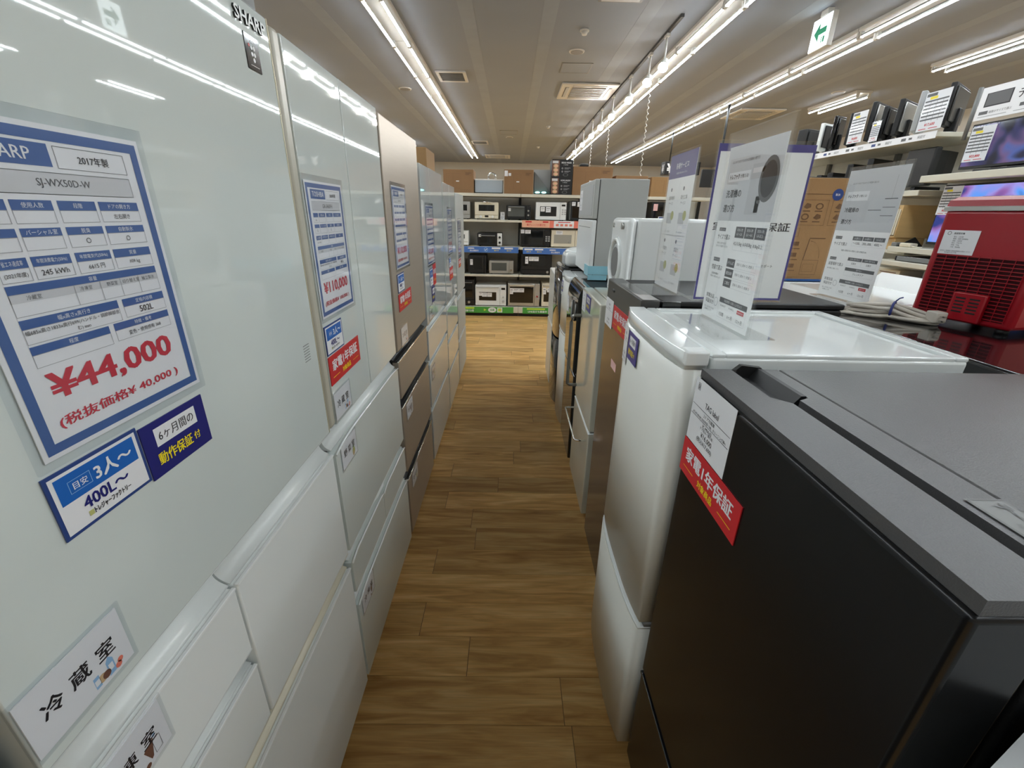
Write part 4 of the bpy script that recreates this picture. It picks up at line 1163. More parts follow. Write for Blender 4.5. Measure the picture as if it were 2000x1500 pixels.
def draw_fridge(p):
    p.rect(0, 0, 1, .46, 'lgrey')
    p.text('はじめての方でもわかる冷蔵庫の選び方', .06, .62, .1, .006, 'dgrey')
    p.rect(.06, .16, .46, .23, 'white', 2); p.text('トレファク', .09, .27, .195, .011, 'black', .025, 3); p.text('が教える!', .29, .43, .195, .008, 'black', .006, 3)
    p.rect(.52, .17, .74, .45, 'lgrey', 2); p.rect(.52, .30, .74, .305, 'dgrey', 3); p.rect(.75, .06, .95, .42, 'lgrey', 2); p.rect(.75, .22, .95, .226, 'dgrey', 3); p.rect(.75, .28, .95, .284, 'dgrey', 3); p.rect(.75, .34, .95, .344, 'dgrey', 3); p.rect(.85, .06, .854, .22, 'grey', 3)
    p.text('冷蔵庫の', .06, .38, .30, .016, 'black', .012); p.text('選び方', .06, .29, .39, .016, 'black', .012)
    badge(p, .06, .505, .19, .528, 'ポイント1'); p.text('サイズで選ぶ', .06, .32, .565, .0115, 'black', .008)
    for i, (a, b_) in enumerate((('1人暮らし', '〜150L'), ('2人暮らし', '200L-300L'), ('3人以上', '400L〜'))):
        u = .40+.19*i
        p.rect(u, .50, u+.18, .53, 'dgrey'); p.text(a, u+.03, u+.15, .515, .007, 'white', .01); p.frame(u, .53, u+.18, .575, 'lgrey'); p.text(b_, u+.01, u+.17, .552, .008, 'black', .008)
    p.text('容量の目安は70L×家族の人数+常備品100L', .06, .9, .615, .006, 'dgrey')
    badge(p, .06, .675, .19, .698, 'ポイント2'); p.text('設置場所で選ぶ', .06, .36, .73, .0115, 'black', .008); p.text('搬入経路もご確認ください', .06, .3, .77, .005, 'dgrey')
    for u, a, b_ in ((.42, '左側に壁がある', '右開き'), (.69, '右側に壁がある', '左開き')):
        p.rect(u, .665, u+.26, .69, 'dgrey'); p.text(a, u+.03, u+.23, .677, .006, 'white'); p.frame(u, .69, u+.26, .73, 'lgrey'); p.text(b_, u+.05, u+.21, .71, .007, 'black')
    p.rect(.42, .745, .95, .77, 'dgrey'); p.text('壁がない', .5, .87, .757, .006, 'white'); p.frame(.42, .77, .95, .81, 'lgrey'); p.text('フレンチドア', .5, .87, .79, .007, 'black')
    common_foot(p)
def draw_service(p):
    p.rect(0, 0, 1, .17, 'purple'); p.text('各種サービス', .16, .84, .085, .0165, 'white', .012); p.text('お気軽にお問い合わせください', .2, .8, .135, .006, 'white')
    for j in range(2):
        for i in range(2):
            u, v = .06+.48*i, .22+.38*j
            p.disc(u+.14, v+.03, .006, 'dgrey'); p.text(('送料無料', '取付工事', '引取り', '買取り')[2*j+i], u+.04, u+.34, v+.09, .012, 'dgrey', .01); p.text('サービス', u+.06, u+.3, v+.13, .009, 'dgrey'); p.text('詳しくは店員まで', u+.04, u+.36, v+.34, .006, 'grey')
            p.rect(u+.08, v+.2, u+.3, v+.28, 'lgrey'); p.disc(u+.3, v+.22, .014, 'olive', 2)
        p.rect(.04, .585, .96, .588, 'lgrey')
    p.rect(.5, .19, .503, .96, 'lgrey')
def draw_warranty(p):
    p.frame(0, 0, 1, 1, 'purple', .006); p.rect(0, 0, 1, .045, 'purple', 2)
    p.text('家電製品保証', .08, .92, .50, .023, 'black', .012, fit=True)
    p.text('お買い上げ日から一年間', .2, .8, .62, .008, 'dgrey'); p.text('詳しくは店頭にて', .3, .7, .68, .008, 'dgrey'); p.text('・保証書', .15, .4, .86, .008, 'dgrey'); p.text('サポート', .6, .92, .76, .008, 'black', .01)
stand('clear acrylic stand with sign 洗濯機の選び方 on the white bow-front refrigerator', (.505, 1.132, 1.662), UR, NR, .252, .42, .07, .06, draw_washer, .012, .03)
stand('clear acrylic stand with purple header 各種サービス on the brown steel refrigerator', (.52, 1.575, 1.67), UR, NR, .232, .416, .12, .03, draw_service, .006, .006)
stand('clear acrylic stand with purple bordered warranty sheet on the brown refrigerator', (.533, 1.262, 1.67), (1, 0, 0), (0, -1, 0), .262, .416, .0, .08, draw_warranty, .004, .008)
stand('clear acrylic stand with sign 冷蔵庫の選び方 on the white washing machine behind', (1.2, 1.692, 1.656), UR, NR, .262, .444, .03, .05, draw_fridge, .006, .012)

# ================================================================== SECOND ROW (back to back)
# black freezer/top carrying the ice maker
t = thing('chest_freezer', 'black flat-topped chest freezer under the red ice maker', 'freezer', (1.33, 1.02, 0))
bx('body', 'black_side', t, 1.04, 1.66, .60, 1.435, .04, 1.15, .008)
bx('lid', 'black_gloss', t, 1.03, 1.67, .59, 1.44, 1.158, 1.2, .01, 3)
bx('lid_seal', 'black', t, 1.05, 1.65, .61, 1.43, 1.15, 1.158, 0)
feet(t, (1.08, 1.62), (.65, 1.39), .02, .04)
# white washing machine
t = thing('washing_machine', 'white washing machine with flat lid behind the black freezer, carrying a sign stand', 'washing machine', (1.42, 1.72, 0))
bx('body', 'silver_side', t, 1.11, 1.72, 1.455, 2.02, .03, 1.165, .01)
bx('top_frame', 'white_plastic', t, 1.10, 1.73, 1.45, 2.025, 1.166, 1.208, .012, 3)
bx('lid', 'lid_white', t, 1.27, 1.66, 1.5, 1.98, 1.206, 1.2125, .004, 2)
b = MB().mat('white_plastic').prism([(1.45, 1.208), (1.63, 1.208), (1.63, 1.25), (1.6, 1.262), (1.49, 1.225)], 1.62, 1.725, 'x') if 0 else MB().mat('white_plastic').prism([(1.62, 1.208), (1.725, 1.208), (1.725, 1.262), (1.69, 1.266)], 1.47, 2.0, 'y')
b.build('control_panel', None, t)
feet(t, (1.16, 1.67), (1.5, 1.97), .02, .03)
t = thing('washing_machine', 'white topped appliance beneath the large cardboard box', 'washing machine', (1.42, 2.33, 0))
bx('body', 'silver_side', t, 1.11, 1.72, 2.05, 2.62, .03, 1.165, .01)
bx('top_frame', 'white_plastic', t, 1.10, 1.73, 2.045, 2.625, 1.166, 1.208, .012, 3)
bx('panel', 'lgrey', t, 1.099, 1.103, 2.1, 2.56, 1.175, 1.2, .001, 1)
feet(t, (1.16, 1.67), (2.1, 2.57), .02, .03)
# cardboard box with drawings
t = thing('cardboard_box', 'large brown cardboard box printed with drawings behind the clear sign stands', 'box', (1.4, 2.25, 1.208))
x0, x1, y0, y1, z0, z1 = 1.20, 1.62, 2.06, 2.5, 1.211, 1.652
bx('carton', 'card2', t, x0, x1, y0, y1, z0+.006, z1, .003)
bx('base_rim', 'bluebox', t, x0-.001, x1+.001, y0-.001, y1+.001, z0, z0+.012, .002, 1)
bx('flap', 'black', t, x0+.01, x1-.01, y0+.01, y1-.01, z1, z1+.004, .001, 1)
p = Print((x0, y0-.0004, z1), (1, 0, 0), (0, -1, 0), x1-x0, z1-z0)
p.rect(0, .145, 1, .15, 'cardink'); p.disc(.14, .15, .024, 'dblue', 2, 20); p.disc(.56, .15, .024, 'dblue', 2, 20); p.text('使い方', .09, .19, .13, .009, 'white', .01, 3); p.text('いろいろ', .09, .19, .17, .009, 'white', .01, 3); p.text('製氷', .52, .6, .15, .01, 'white', .01, 3)
p.frame(.06, .2, .49, .44, 'cardink', .0012); p.frame(.53, .2, .96, .44, 'cardink', .0012)
for j in range(2):
    for i in range(3):
        u, v = .10+.13*i, .24+.1*j
        p.poly([(u, v+.03), (u+.03, v-.01), (u+.075, v), (u+.08, v+.03), (u+.04, v+.045)], 'cardink', 1) if (i+j) % 2 else p.disc(u+.04, v+.02, .014, 'cardink', 1, 10, .35, 1.3)
        p.rect(u, v+.06, u+.08, v+.07, 'cardink')
        p.poly([(u+.47, v+.03), (u+.5, v-.01), (u+.54, v), (u+.55, v+.03), (u+.51, v+.045)], 'cardink', 1); p.rect(u+.47, v+.06, u+.55, v+.07, 'cardink')
p.frame(.06, .47, .25, .55, 'cardink', .001); p.text('ごみの分別', .08, .23, .51, .009, 'cardink')
for i in range(3):
    p.disc(.11, .62+.11*i, .014, 'cardink', 1, 10, .3); p.rect(.20, .60+.11*i, .28, .64+.11*i, 'cardink'); p.rect(.06, .665+.11*i, .3, .672+.11*i, 'cardink')
p.poly([(.38, .56), (.56, .56), (.55, .57), (.39, .57)], 'cardink'); p.frame(.36, .78, .54, .93, 'cardink', .0014); p.poly([(.38, .57), (.39, .57), (.37, .78), (.36, .78)], 'cardink'); p.frame(.38, .82, .5, .9, 'cardink', .001)
for k in range(12):
    a, b_ = k/12*PI*.5, (k+1)/12*PI*.5
    p.poly([(.40+.13*math.sin(a), .76-.17*math.cos(a)), (.40+.13*math.sin(b_), .76-.17*math.cos(b_)), (.405+.13*math.sin(b_), .765-.17*math.cos(b_)), (.405+.13*math.sin(a), .765-.17*math.cos(a))], 'cardink')
p.rect(.06, .955, .5, .958, 'cardink'); p.rect(.06, .965, .3, .968, 'cardink')
p.build('print', t)

# red ice maker (its vented side faces the aisle)
ang = math.atan2(.232, -.052)-PI/2
im = thing('ice_maker', 'red countertop ice maker with vented side on the black freezer', 'ice maker', (1.303, 1.239, 1.2), math.atan2(1.355-1.123, 1.277-1.329)-PI/2, local=True)
# local frame: +y along the vented face away from the camera, vents at local x = 0 facing -x
hw = .128
mb = MB().mat('red_pl').box(.006, .31, -hw, hw, .012, .318, .012, 3).build('body', None, im)
MB().mat('silver').box(.001, .316, -hw-.003, hw+.003, .313, .326, .002, 1).build('trim_band', None, im)
MB().mat('red_pl').prism([(.004, .326), (.312, .326), (.306, .342), (.28, .352), (.04, .352), (.010, .342)], -hw+.002, hw-.002, 'y').build('lid', None, im)
MB().mat('dk_glass').box(.08, .25, -hw+.03, hw-.03, .3515, .3545, .002, 1).build('lid_window', None, im)
for xx in (.03, .28):
    for yy in (-.1, .1): MB().mat('black').cyl((xx, yy, 0), (xx, yy, .014), .014, 10).build('foot', None, im)
rc = MB().mat('dkred').box(.0035, .0065, -.106, .104, .03, .193).build('vent_recess', None, im)
rc['label'] = 'dark recessed vent of the red ice maker'
b = MB().mat('red_pl')
for i in range(17):
    z = .034+i*.00995
    b.box(.0008, .0034, -.108, .106, z-.0011, z+.0011)
for i in range(9):
    yy = -.108+i*.214/8
    b.box(.0016, .0034, yy-.0007, yy+.0007, .03, .196)
b.build('vent_grille', None, im)
b = MB().mat('red_pl').box(-.012, .004, -.062, .018, .018, .098, .004, 2)
bk = b.build('scoop_pocket', None, im)
b = MB().mat('black')
for i in range(5):
    z = .044+i*.0095
    b.box(-.0126, -.0115, -.05, -.026, z-.0022, z+.0022).box(-.0126, -.0115, -.016, .008, z-.0022, z+.0022)
b.build('pocket_slots', None, bk)
sp = slab('label_plate', pm('white'), im, (.0055, .108, .262), (0, -1, 0), (-1, 0, 0), .088, .066, .0008)
p = Print((.0047, .108, .262), (0, -1, 0), (-1, 0, 0), .088, .066); p.lift = .0002
p.disc(.16, .13, .005, 'dgrey', 1, 14, .25); p.text('高速製氷機', .27, .62, .13, .005, 'black', .01)
for i, (a_, b_) in enumerate((('型式', '120V'), ('電源', '100V 50/60Hz'), ('定格', '120W'), ('製氷', '12kg/24h'), ('質量', '9.6kg'), ('冷媒', 'R600a'))):
    p.text(a_, .30, .42, .27+.085*i, .0035, 'dgrey'); p.text(b_ if i else '120V型', .46, .74, .27+.085*i, .0035, 'dgrey', al='l')
p.text('発売元:ご使用前に取扱説明書をお読みください', .06, .94, .86, .0035, 'dgrey'); p.text('製造番号 2021年製', .06, .7, .93, .0035, 'dgrey')
p.build('label_print', sp)
# bundled power cable
t = thing('power_cable', 'beige power cable bundled with a blue tie beside the red ice maker', 'cable', (1.185, 1.34, 1.2))
A_, B_ = Vector((1.105, 1.405, 1.2)), Vector((1.255, 1.235, 1.2))
D = (B_-A_); Ln = D.length; D.normalize(); S_ = Vector((D.y, -D.x, 0))
b = MB().mat('cable')
random.seed(4)
for k, (w0, z_, sh, ln) in enumerate(((.050, .006, .0, 1.0), (.034, .014, .012, .93), (.046, .023, -.008, 1.05), (.026, .031, .010, .86), (.038, .040, -.004, .97))):
    pts = []
    for i in range(44):
        a = 2*PI*i/44
        ca, sa = math.cos(a), math.sin(a)
        pinch = .25+.75*abs(ca)**.8
        lx = Ln*.5+Ln*.5*ln*ca
        ly = w0*sa*pinch*(1.15 if ca < 0 else .8)+sh
        lz = z_*(.45+.55*(1-abs(ca)))+.012*max(0, -ca)*(k > 2)+.004*math.sin(2*a+k)
        pts.append(A_+D*lx+S_*ly+Vector((0, 0, max(lz, .0056))))
    b.tube(pts, .0055, 7, True)
b.tube([A_+D*.05+S_*.03+Vector((0, 0, .007)), A_-D*.01+S_*.05+Vector((0, 0, .007)), A_-D*.03+S_*.02+Vector((0, 0, .0055)), A_+D*.02-S_*.03+Vector((0, 0, .006))], .0048, 7)
b.build('cord', None, t)
tp = [A_+D*(Ln*.52)+S_*(.026*math.cos(2*PI*i/20))+Vector((0, 0, .028+.0245*math.sin(2*PI*i/20))) for i in range(20)]
MB().mat('wireblue').tube(tp, .0035, 6, True).tube([tp[5], tp[5]+Vector((0, 0, .012))+D*.008, tp[5]+Vector((0, 0, .016))+D*.016], .002, 5).build('tie', None, t)
c = B_+Vector((0, 0, .022))
b = MB().mat('cable').box(c.x-.03, c.x+.004, c.y-.02, c.y+.016, c.z-.012, c.z+.02, .004, 2).build('plug', None, t)
MB().mat('chrome').box(c.x-.02, c.x-.012, c.y-.034, c.y-.019, c.z-.006, c.z-.002).box(c.x-.02, c.x-.012, c.y-.034, c.y-.019, c.z+.007, c.z+.011).build('plug_pin', None, t)

# ================================================================== OVEN SHELVES AT THE END OF THE AISLE
SY = 6.565
t = thing('gondola_shelving', 'ivory steel gondola shelving with ovens and microwaves across the end of the aisle', 'shelves', (.58, 6.8, 0))
UPR = [-1.67, -.77, .131, 1.03, 1.93, 2.83]
for x in UPR:
    MB().mat('black').box(x-.018, x+.018, 7.0, 7.04, 0, 1.735, .003, 1).build('upright', None, t)
BO = ((1.698, 1.738), (1.362, 1.394), (.992, 1.028), (.60, .631), (.055, .148))
for i in range(5):
    xa, xb = UPR[i], UPR[i+1]
    bx('back_panel', 'shelf_back', t, xa+.001, xb-.001, 7.04, 7.055, 0, 1.74, 0)
    for za, zb in BO:
        bx('shelf_board', 'shelf', t, xa+.002, xb-.002, SY, 7.0, za, zb, .003)
    bx('kick_plate', 'black', t, xa+.002, xb-.002, SY+.03, SY+.05, 0, .055, 0)
S = {k: b_[1]+.0005 for k, b_ in zip((4, 3, 2, 1, 0), BO)}

def price_strip(lab, x0, x1, z0, z1, col, draw, n='shelf_strip'):
    t = thing(n, lab, 'strip', ((x0+x1)/2, SY, z0))
    o = slab('strip', pm(col), t, (x0, SY-.001, z1), (1, 0, 0), (0, -1, 0), x1-x0, z1-z0, .002)
    p = Print((x0, SY-.003, z1), (1, 0, 0), (0, -1, 0), x1-x0, z1-z0)
    draw(p)
    p.build('print', o)
def d_blue(p):
    for s_ in (0, .52):
        p.text('家電製品', .33+s_*.0+s_, .45+s_, .3, .02, 'white', .01) if s_ == 0 else None
    p.text('家電製品', .34, .46, .30, .02, 'white', .02); p.text('安心保証付', .34, .53, .68, .024, 'white', .02); p.disc(.585, .5, .03, 'lblue', 1, 16, .2); p.text('✓', .57, .6, .5, .03, 'white', .02)
    for u in (.02, .16, .66, .82):
        p.rect(u, .12, u+.11, .38, 'white'); p.text('最大1年', u+.02, u+.1, .62, .018, 'yellow', .01)
price_strip('blue shelf strip about warranties on the left oven bay', -1.03, .115, .942, 1.026, 'stripblue', d_blue)
price_strip('blue shelf strip about warranties on the right oven bay', .18, 1.28, .934, 1.02, 'stripblue', d_blue)
def d_red(p):
    p.rect(0, 0, .42, 1, 'orange'); p.text('電子レンジの選び方', .03, .38, .62, .028, 'red', .012); p.rect(.05, .1, .14, .3, 'red', 2); p.rect(.3, .1, .38, .3, 'red', 2)
    p.rect(.40, 0, .46, 1, 'salmon', 2); p.rect(.75, 0, .82, 1, 'salmon', 2)
    for i in range(4): p.rect(.49+.065*i, .45, .53+.065*i, .75, 'salmon')
    p.rect(.52, .15, .7, .25, 'red')
    for i in range(3): p.poly([(.85+.05*i, .8), (.87+.05*i, .35), (.89+.05*i, .8)], 'pink')
price_strip('red and white shelf strip about choosing microwaves under the white microwave', .157, 1.15, 1.30, 1.396, 'white', d_red)
def d_green(p):
    p.rect(.02, .1, .3, .35, 'lgreen'); p.text('友だち登録でお得', .03, .29, .65, .034, 'white', .02); p.text('LINE', .32, .42, .5, .03, 'white', .02) if 0 else None
    p.disc(.62, .5, .04, 'white', 1, 16, 0, 1.6); p.text('会員', .57, .67, .5, .03, 'green', .02); p.rect(.71, .12, .80, .88, 'white'); p.rect(.725, .25, .785, .75, 'lgreen', 2); p.poly([(.47, .3), (.52, .5), (.47, .7)], 'lgreen')
def d_green2(p):
    p.rect(.08, .12, .42, .36, 'lgreen'); p.text('LINE友だち募集中', .06, .5, .66, .034, 'white', .02); p.rect(.6, .15, .9, .4, 'lgreen'); p.text('会員登録受付中', .56, .94, .7, .03, 'white', .02)
price_strip('green shelf strip along the floor of the left oven bay', -.80, .06, .05, .145, 'green', d_green)
price_strip('green shelf strip along the floor of the right oven bay', .20, 1.02, .05, .145, 'green', d_green2)

def oven(name, lab, cat, x0, x1, z, z1, body='white_plastic', face=None, glass='dk_glass', win=(.08, .7, .2, .85), panel=.78, pcol=None, knobs=(), handle=None, tags=(), dep=.36, y=None, bev=.012, foot=.012, group=None, display=False, buttons=False):
    """countertop oven facing the aisle; win: u0,u1,v0,v1 fractions of the front; panel: u where the control panel starts (None = below the door)"""
    y = SY+.03 if y is None else y
    t = thing(name, lab, cat, ((x0+x1)/2, y+dep/2, z), group=group)
    W, H = x1-x0, z1-z-foot
    zb = z+foot
    bx('body', body, t, x0, x1, y+.02, y+dep, zb, z1, bev, 3)
    for xx in (x0+.04, x1-.04):
        for yy in (y+.06, y+dep-.05): MB().mat('black').cyl((xx, yy, z), (xx, yy, zb+.002), .013, 8).build('foot', None, t)
    u1 = panel if panel else 1
    dr = bx('door', face or body, t, x0+.002, x0+W*u1-.002, y, y+.022, zb+(0 if panel else H*.22), z1-.002, min(bev, .006), 2)
    bx('window', glass, dr, x0+W*win[0], x0+W*win[1], y-.0015, y+.003, zb+H*win[2], zb+H*win[3], .002, 1)
    if panel: cp = bx('control_panel', pcol or face or body, t, x0+W*u1+.001, x1-.002, y+.001, y+.022, zb, z1-.002, .004, 2)
    else: cp = bx('control_panel', pcol or face or body, t, x0+.002, x1-.002, y+.003, y+.022, zb, zb+H*.21, .004, 2)
    for ku, kv, kr, kc in knobs:
        MB().mat(kc).cyl((x0+W*ku, y+.004, zb+H*kv), (x0+W*ku, y-.018, zb+H*kv), kr, 14, kr*.85).build('knob', None, t)
    if display: bx('display', 'dk_glass', cp, x0+W*(u1+.04), x1-W*.04, y-.0008, y+.003, zb+H*.78, zb+H*.88, 0)
    if buttons:
        bb = MB().mat('lgrey' if body != 'lgrey' else 'grey')
        for i in range(3):
            for j in range(2): bb.box(x0+W*(u1+.05)+j*W*(1-u1)*.42, x0+W*(u1+.05)+j*W*(1-u1)*.42+W*(1-u1)*.3, y-.001, y+.003, zb+H*(.3+.12*i), zb+H*(.37+.12*i))
        bb.build('buttons', None, cp)
    if handle:
        hu0, hu1, hv, hc = handle
        za = zb+H*hv
        MB().mat(hc).tube([(x0+W*hu0, y+.003, za), (x0+W*hu0, y-.025, za), (x0+W*hu1, y-.025, za), (x0+W*hu1, y+.003, za)], .007, 8).build('handle', None, dr)
    if tags:
        pt = Print((x0, y-.0018, z1), (1, 0, 0), (0, -1, 0), W, z1-z); pt.lift = .0003
        for tu, tv, tw, th in tags:
            pt.rect(tu, tv, tu+tw/W, tv+th/(z1-z), 'white', 1); pt.rect(tu+.15*tw/W, tv+.25*th/(z1-z), tu+.85*tw/W, tv+.35*th/(z1-z), 'dgrey', 2); pt.rect(tu+.15*tw/W, tv+.6*th/(z1-z), tu+.7*tw/W, tv+.68*th/(z1-z), 'grey', 2)
        pt.build('price_sticker', t)
    return t
# shelf 4 (z 1.394)
z = 1.3945
oven('toaster_oven', 'steel toaster at the left end of the upper oven shelf', 'toaster', -.80, -.585, z, 1.632, 'silver', 'silver', 'dk_glass', (.25, .8, .45, .8), None, None, ((.5, .1, .018, 'silver'),), None)
tt = oven('toaster_oven', 'cream retro toaster oven with two white knobs on the upper oven shelf', 'toaster oven', -.521, -.18, z, 1.625, 'cream_pl', 'cream_pl', 'dk_glass', (.17, .83, .46, .84), None, 'cream_pl', ((.25, .12, .018, 'white_plastic'), (.75, .12, .018, 'white_plastic')), (.35, .65, 1.0, 'chrome'), bev=.03)
bx('timer_plate', 'dk_glass', tt, -.375, -.325, SY+.031, SY+.034, 1.425, 1.45, 0)
pl = thing('price_stand', 'small white card stand between the cream and the black toaster oven', 'card', (-.12, SY+.1, z))
bx('card', pm('white'), pl, -.156, -.092, SY+.08, SY+.083, z, z+.105, .001, 1)
p = Print((-.156, SY+.0797, z+.105), (1, 0, 0), (0, -1, 0), .064, .105); p.disc(.6, .3, .012, 'dgrey', 1, 12, .3); p.disc(.4, .7, .014, 'dgrey', 1, 12, .3); p.rect(.55, .6, .9, .64, 'grey'); p.build('print', pl)
oven('toaster_oven', 'black toaster oven with right-hand knobs on the upper oven shelf', 'toaster oven', -.07, .28, z, 1.592, 'black', 'black', 'grey_glass', (.06, .74, .2, .86), .8, 'black', ((.9, .62, .013, 'silver'), (.9, .3, .013, 'silver')), (.08, .72, .88, 'grey'), ((.08, .2, .035, .04),))
oven('microwave_oven', 'white microwave with black window above the red shelf strip', 'microwave', .348, .785, z, 1.64, 'white_plastic', 'white_plastic', 'dk_glass', (.14, .68, .2, .76), .8, None, (), None, ((.16, .26, .06, .06), (.33, .26, .07, .07)), .38, display=True, buttons=True)
oven('microwave_oven', 'black microwave with white frame at the right end of the upper oven shelf, partly hidden', 'microwave', .845, 1.23, z, 1.665, 'lgrey', 'black', 'dk_glass', (.06, .7, .12, .86), .78, 'black', (), None, ((.04, .06, .05, .05), (.24, .06, .09, .06)), .38, display=True)
# shelf 3 (z 1.028)
z = 1.0285
oven('toaster_oven', 'white toaster at the left end of the second oven shelf', 'toaster', -.88, -.615, z, 1.238, 'white_plastic', 'white_plastic', 'grey_glass', (.3, .8, .45, .75), None, None, ((.6, .12, .016, 'grey'),), None, ())
oven('toaster_oven', 'black toaster oven with white knob panel on the second oven shelf', 'toaster oven', -.489, -.125, z, 1.214, 'black', 'black', 'dk_glass', (.08, .72, .2, .82), .8, 'white_plastic', ((.9, .66, .017, 'black'), (.9, .24, .017, 'black')), (.12, .7, .78, 'grey'), ((.06, .12, .035, .035),))
oven('microwave_oven', 'wide black microwave with silver edge under the red shelf strip', 'microwave', .137, .575, z, 1.275, 'silver', 'black', 'dk_glass', (.05, .76, .1, .9), .79, 'black', (), None, ((.02, .03, .05, .05), (.16, .04, .08, .05)), .4, bev=.006, buttons=True)
oven('microwave_oven', 'cream microwave with pale window beside the wide black one', 'microwave', .587, 1.0, z, 1.272, 'cream_pl', 'cream_pl', 'cream_side', (.1, .72, .2, .72), .84, None, ((.66, .3, .012, 'silver'),), None, ((.16, .05, .1, .05),), .38)
# shelf 2 (z .631)
z = .6315
oven('toaster_oven', 'white and black toaster at the left end of the third oven shelf', 'toaster', -1.0, -.685, z, .815, 'white_plastic', 'white_plastic', 'dk_glass', (.1, .6, .3, .8), .8, None, ((.9, .3, .014, 'black'),), None, ())
oven('oven', 'black cube oven on the third oven shelf', 'oven', -.63, -.355, z, .90, 'black', 'black', 'dk_glass', (.28, .78, .2, .86), .88, 'black', (), None, ((.12, .22, .04, .08),), .36, bev=.02)
oven('microwave_oven', 'silver microwave with grey window on the third oven shelf', 'microwave', -.318, .048, z, .828, 'silver', 'silver', 'grey_glass', (.10, .72, .22, .84), .82, 'silver', ((.9, .26, .018, 'chrome'),), None, ())
oven('oven', 'large matt black oven with one silver dial on the third oven shelf', 'oven', .16, .62, z, .928, 'black', 'black', 'dk_glass', (.03, .8, .4, .96), None, 'black', ((.86, .11, .018, 'silver'),), None, ((.13, .12, .045, .1), (.25, .12, .07, .06), (.41, .12, .07, .06)), .42, bev=.014)
# bottom shelf (z .148)
z = .1485
oven('oven', 'tall black oven at the left end of the bottom oven shelf', 'oven', -.93, -.538, z, .542, 'black', 'black', 'dk_glass', (.08, .92, .3, .84), None, 'black', ((.78, .12, .02, 'silver'),), (.1, .9, .9, 'grey'), (), .4)
oven('microwave_oven', 'white microwave with small black window on the bottom oven shelf', 'microwave', -.528, -.055, z, .468, 'white_plastic', 'white_plastic', 'dk_glass', (.12, .68, .24, .66), .8, None, ((.9, .2, .02, 'lgrey'), (.9, .42, .014, 'lgrey')), (.05, .75, .9, 'lgrey'), ((.12, .35, .05, .05), (.22, .36, .075, .06), (.39, .36, .07, .06)), .38, display=True)
oven('microwave_oven', 'silver framed black microwave with one red button on the bottom oven shelf', 'microwave', -.03, .455, z, .50, 'silver', 'silver', 'dk_glass', (.06, .8, .14, .86), .84, 'silver', ((.92, .44, .014, 'red_pl'),), (.05, .8, .93, 'cream_pl'), ((.06, .2, .05, .09), (.16, .2, .09, .06), (.34, .2, .08, .06)), .4, buttons=True)
oven('microwave_oven', 'cream oven with black window beside the red-button microwave on the bottom shelf', 'oven', .485, .88, z, .51, 'cream_pl', 'cream_pl', 'dk_glass', (.08, .76, .2, .7), .82, None, ((.9, .4, .016, 'black'),), (.06, .78, .9, 'silver'), ((.04, .18, .05, .1), (.2, .2, .09, .06)), .4)
# shelf strip of bay hidden on the right
z = 1.3945
oven('microwave_oven', 'black microwave with a pink tag right of the compact refrigerator', 'microwave', 1.99, 2.42, z, 1.672, 'black', 'black', 'dk_glass', (.1, .72, .12, .86), .78, 'black', (), None, (), .38)
pk = thing('price_paper', 'pink price tag on the black microwave right of the compact refrigerator', 'price tag', (2.03, SY+.02, 1.6), group=None)
slab('sheet', pm('pink'), pk, (2.02, SY+.0275, 1.645), (1, 0, 0), (0, -1, 0), .06, .09, .001)
pk2 = thing('price_stand', 'white price card standing before the pink tagged black microwave', 'card', (2.2, SY+.01, z))
slab('card', pm('white'), pk2, (2.1, SY+.012, z+.085), (1, 0, 0), (0, -1, 0), .16, .085, .0015)
p = Print((2.1, SY+.010, z+.085), (1, 0, 0), (0, -1, 0), .16, .085); p.rect(.05, .08, .95, .28, 'dblue'); p.text('¥6,000', .15, .85, .65, .02, 'red', .01); p.build('print', pk2)
# top of the shelves (z 1.738)
z = 1.7385
carton('cardboard_box', 'brown cardboard box at the left end on top of the oven shelves', -.95, -.53, SY+.03, 6.98, z, 2.035)
t = thing('sink_unit', 'pale steel sink unit with curved tap between two boxes on the oven shelves', 'sink', (-.31, 6.8, z))
bx('basin', 'steel', t, -.518, -.125, SY+.08, 6.97, z+.012, 1.912, .006, 2)
bx('rim', 'white_plastic', t, -.522, -.12, SY+.076, 6.975, 1.908, 1.922, .003, 2)
MB().mat('black').box(-.515, -.128, SY+.09, 6.96, z, z+.012).build('base', None, t)
MB().mat('chrome').tube([(-.335, SY+.22, 1.915)]+[(-.283-.052*math.cos(a*PI/10), SY+.22, 1.955+.055*math.sin(a*PI/10)) for a in range(11)]+[(-.231, SY+.22, 1.935)], .012, 8).build('tap', None, t)
carton('cardboard_box', 'brown cardboard box left of the grey foam wedge on the oven shelves', -.105, .30, SY+.02, 6.95, z, 2.045)
pb = Print((-.105, SY+.0194, 2.045), (1, 0, 0), (0, -1, 0), .405, .306)
t = thing('shipping_label', 'two white shipping labels on the box left of the grey foam wedge', 'label', (-.08, SY+.019, 2.0))
b = MB().mat(pm('white')).box(-.1, -.055, SY+.0182, SY+.0195, 1.96, 2.03).box(-.045, -.01, SY+.0182, SY+.0195, 1.965, 2.0).build('paper', None, t)
t = thing('foam_wedge', 'grey wedge shaped panel lying against the box of bread makers', 'panel', (.42, 6.8, z))
MB().mat('lgrey').prism([(.312, z), (.548, z), (.548, 2.06), (.312, 2.06)], SY+.16, SY+.2, 'y').build('back_board', None, t)
MB().mat('grey').prism([(.318, 1.775), (.545, 1.775), (.318, 2.03)], SY+.10, SY+.159, 'y').build('wedge', None, t)
t = thing('bottle_lamp', 'pair of small teal lit tubes lying before the grey wedge panel', 'lamp', (.4, SY+.06, z))
MB().mat('dk_glass').box(.315, .54, SY+.04, SY+.1, z, z+.012, .003, 1).build('tray', None, t)
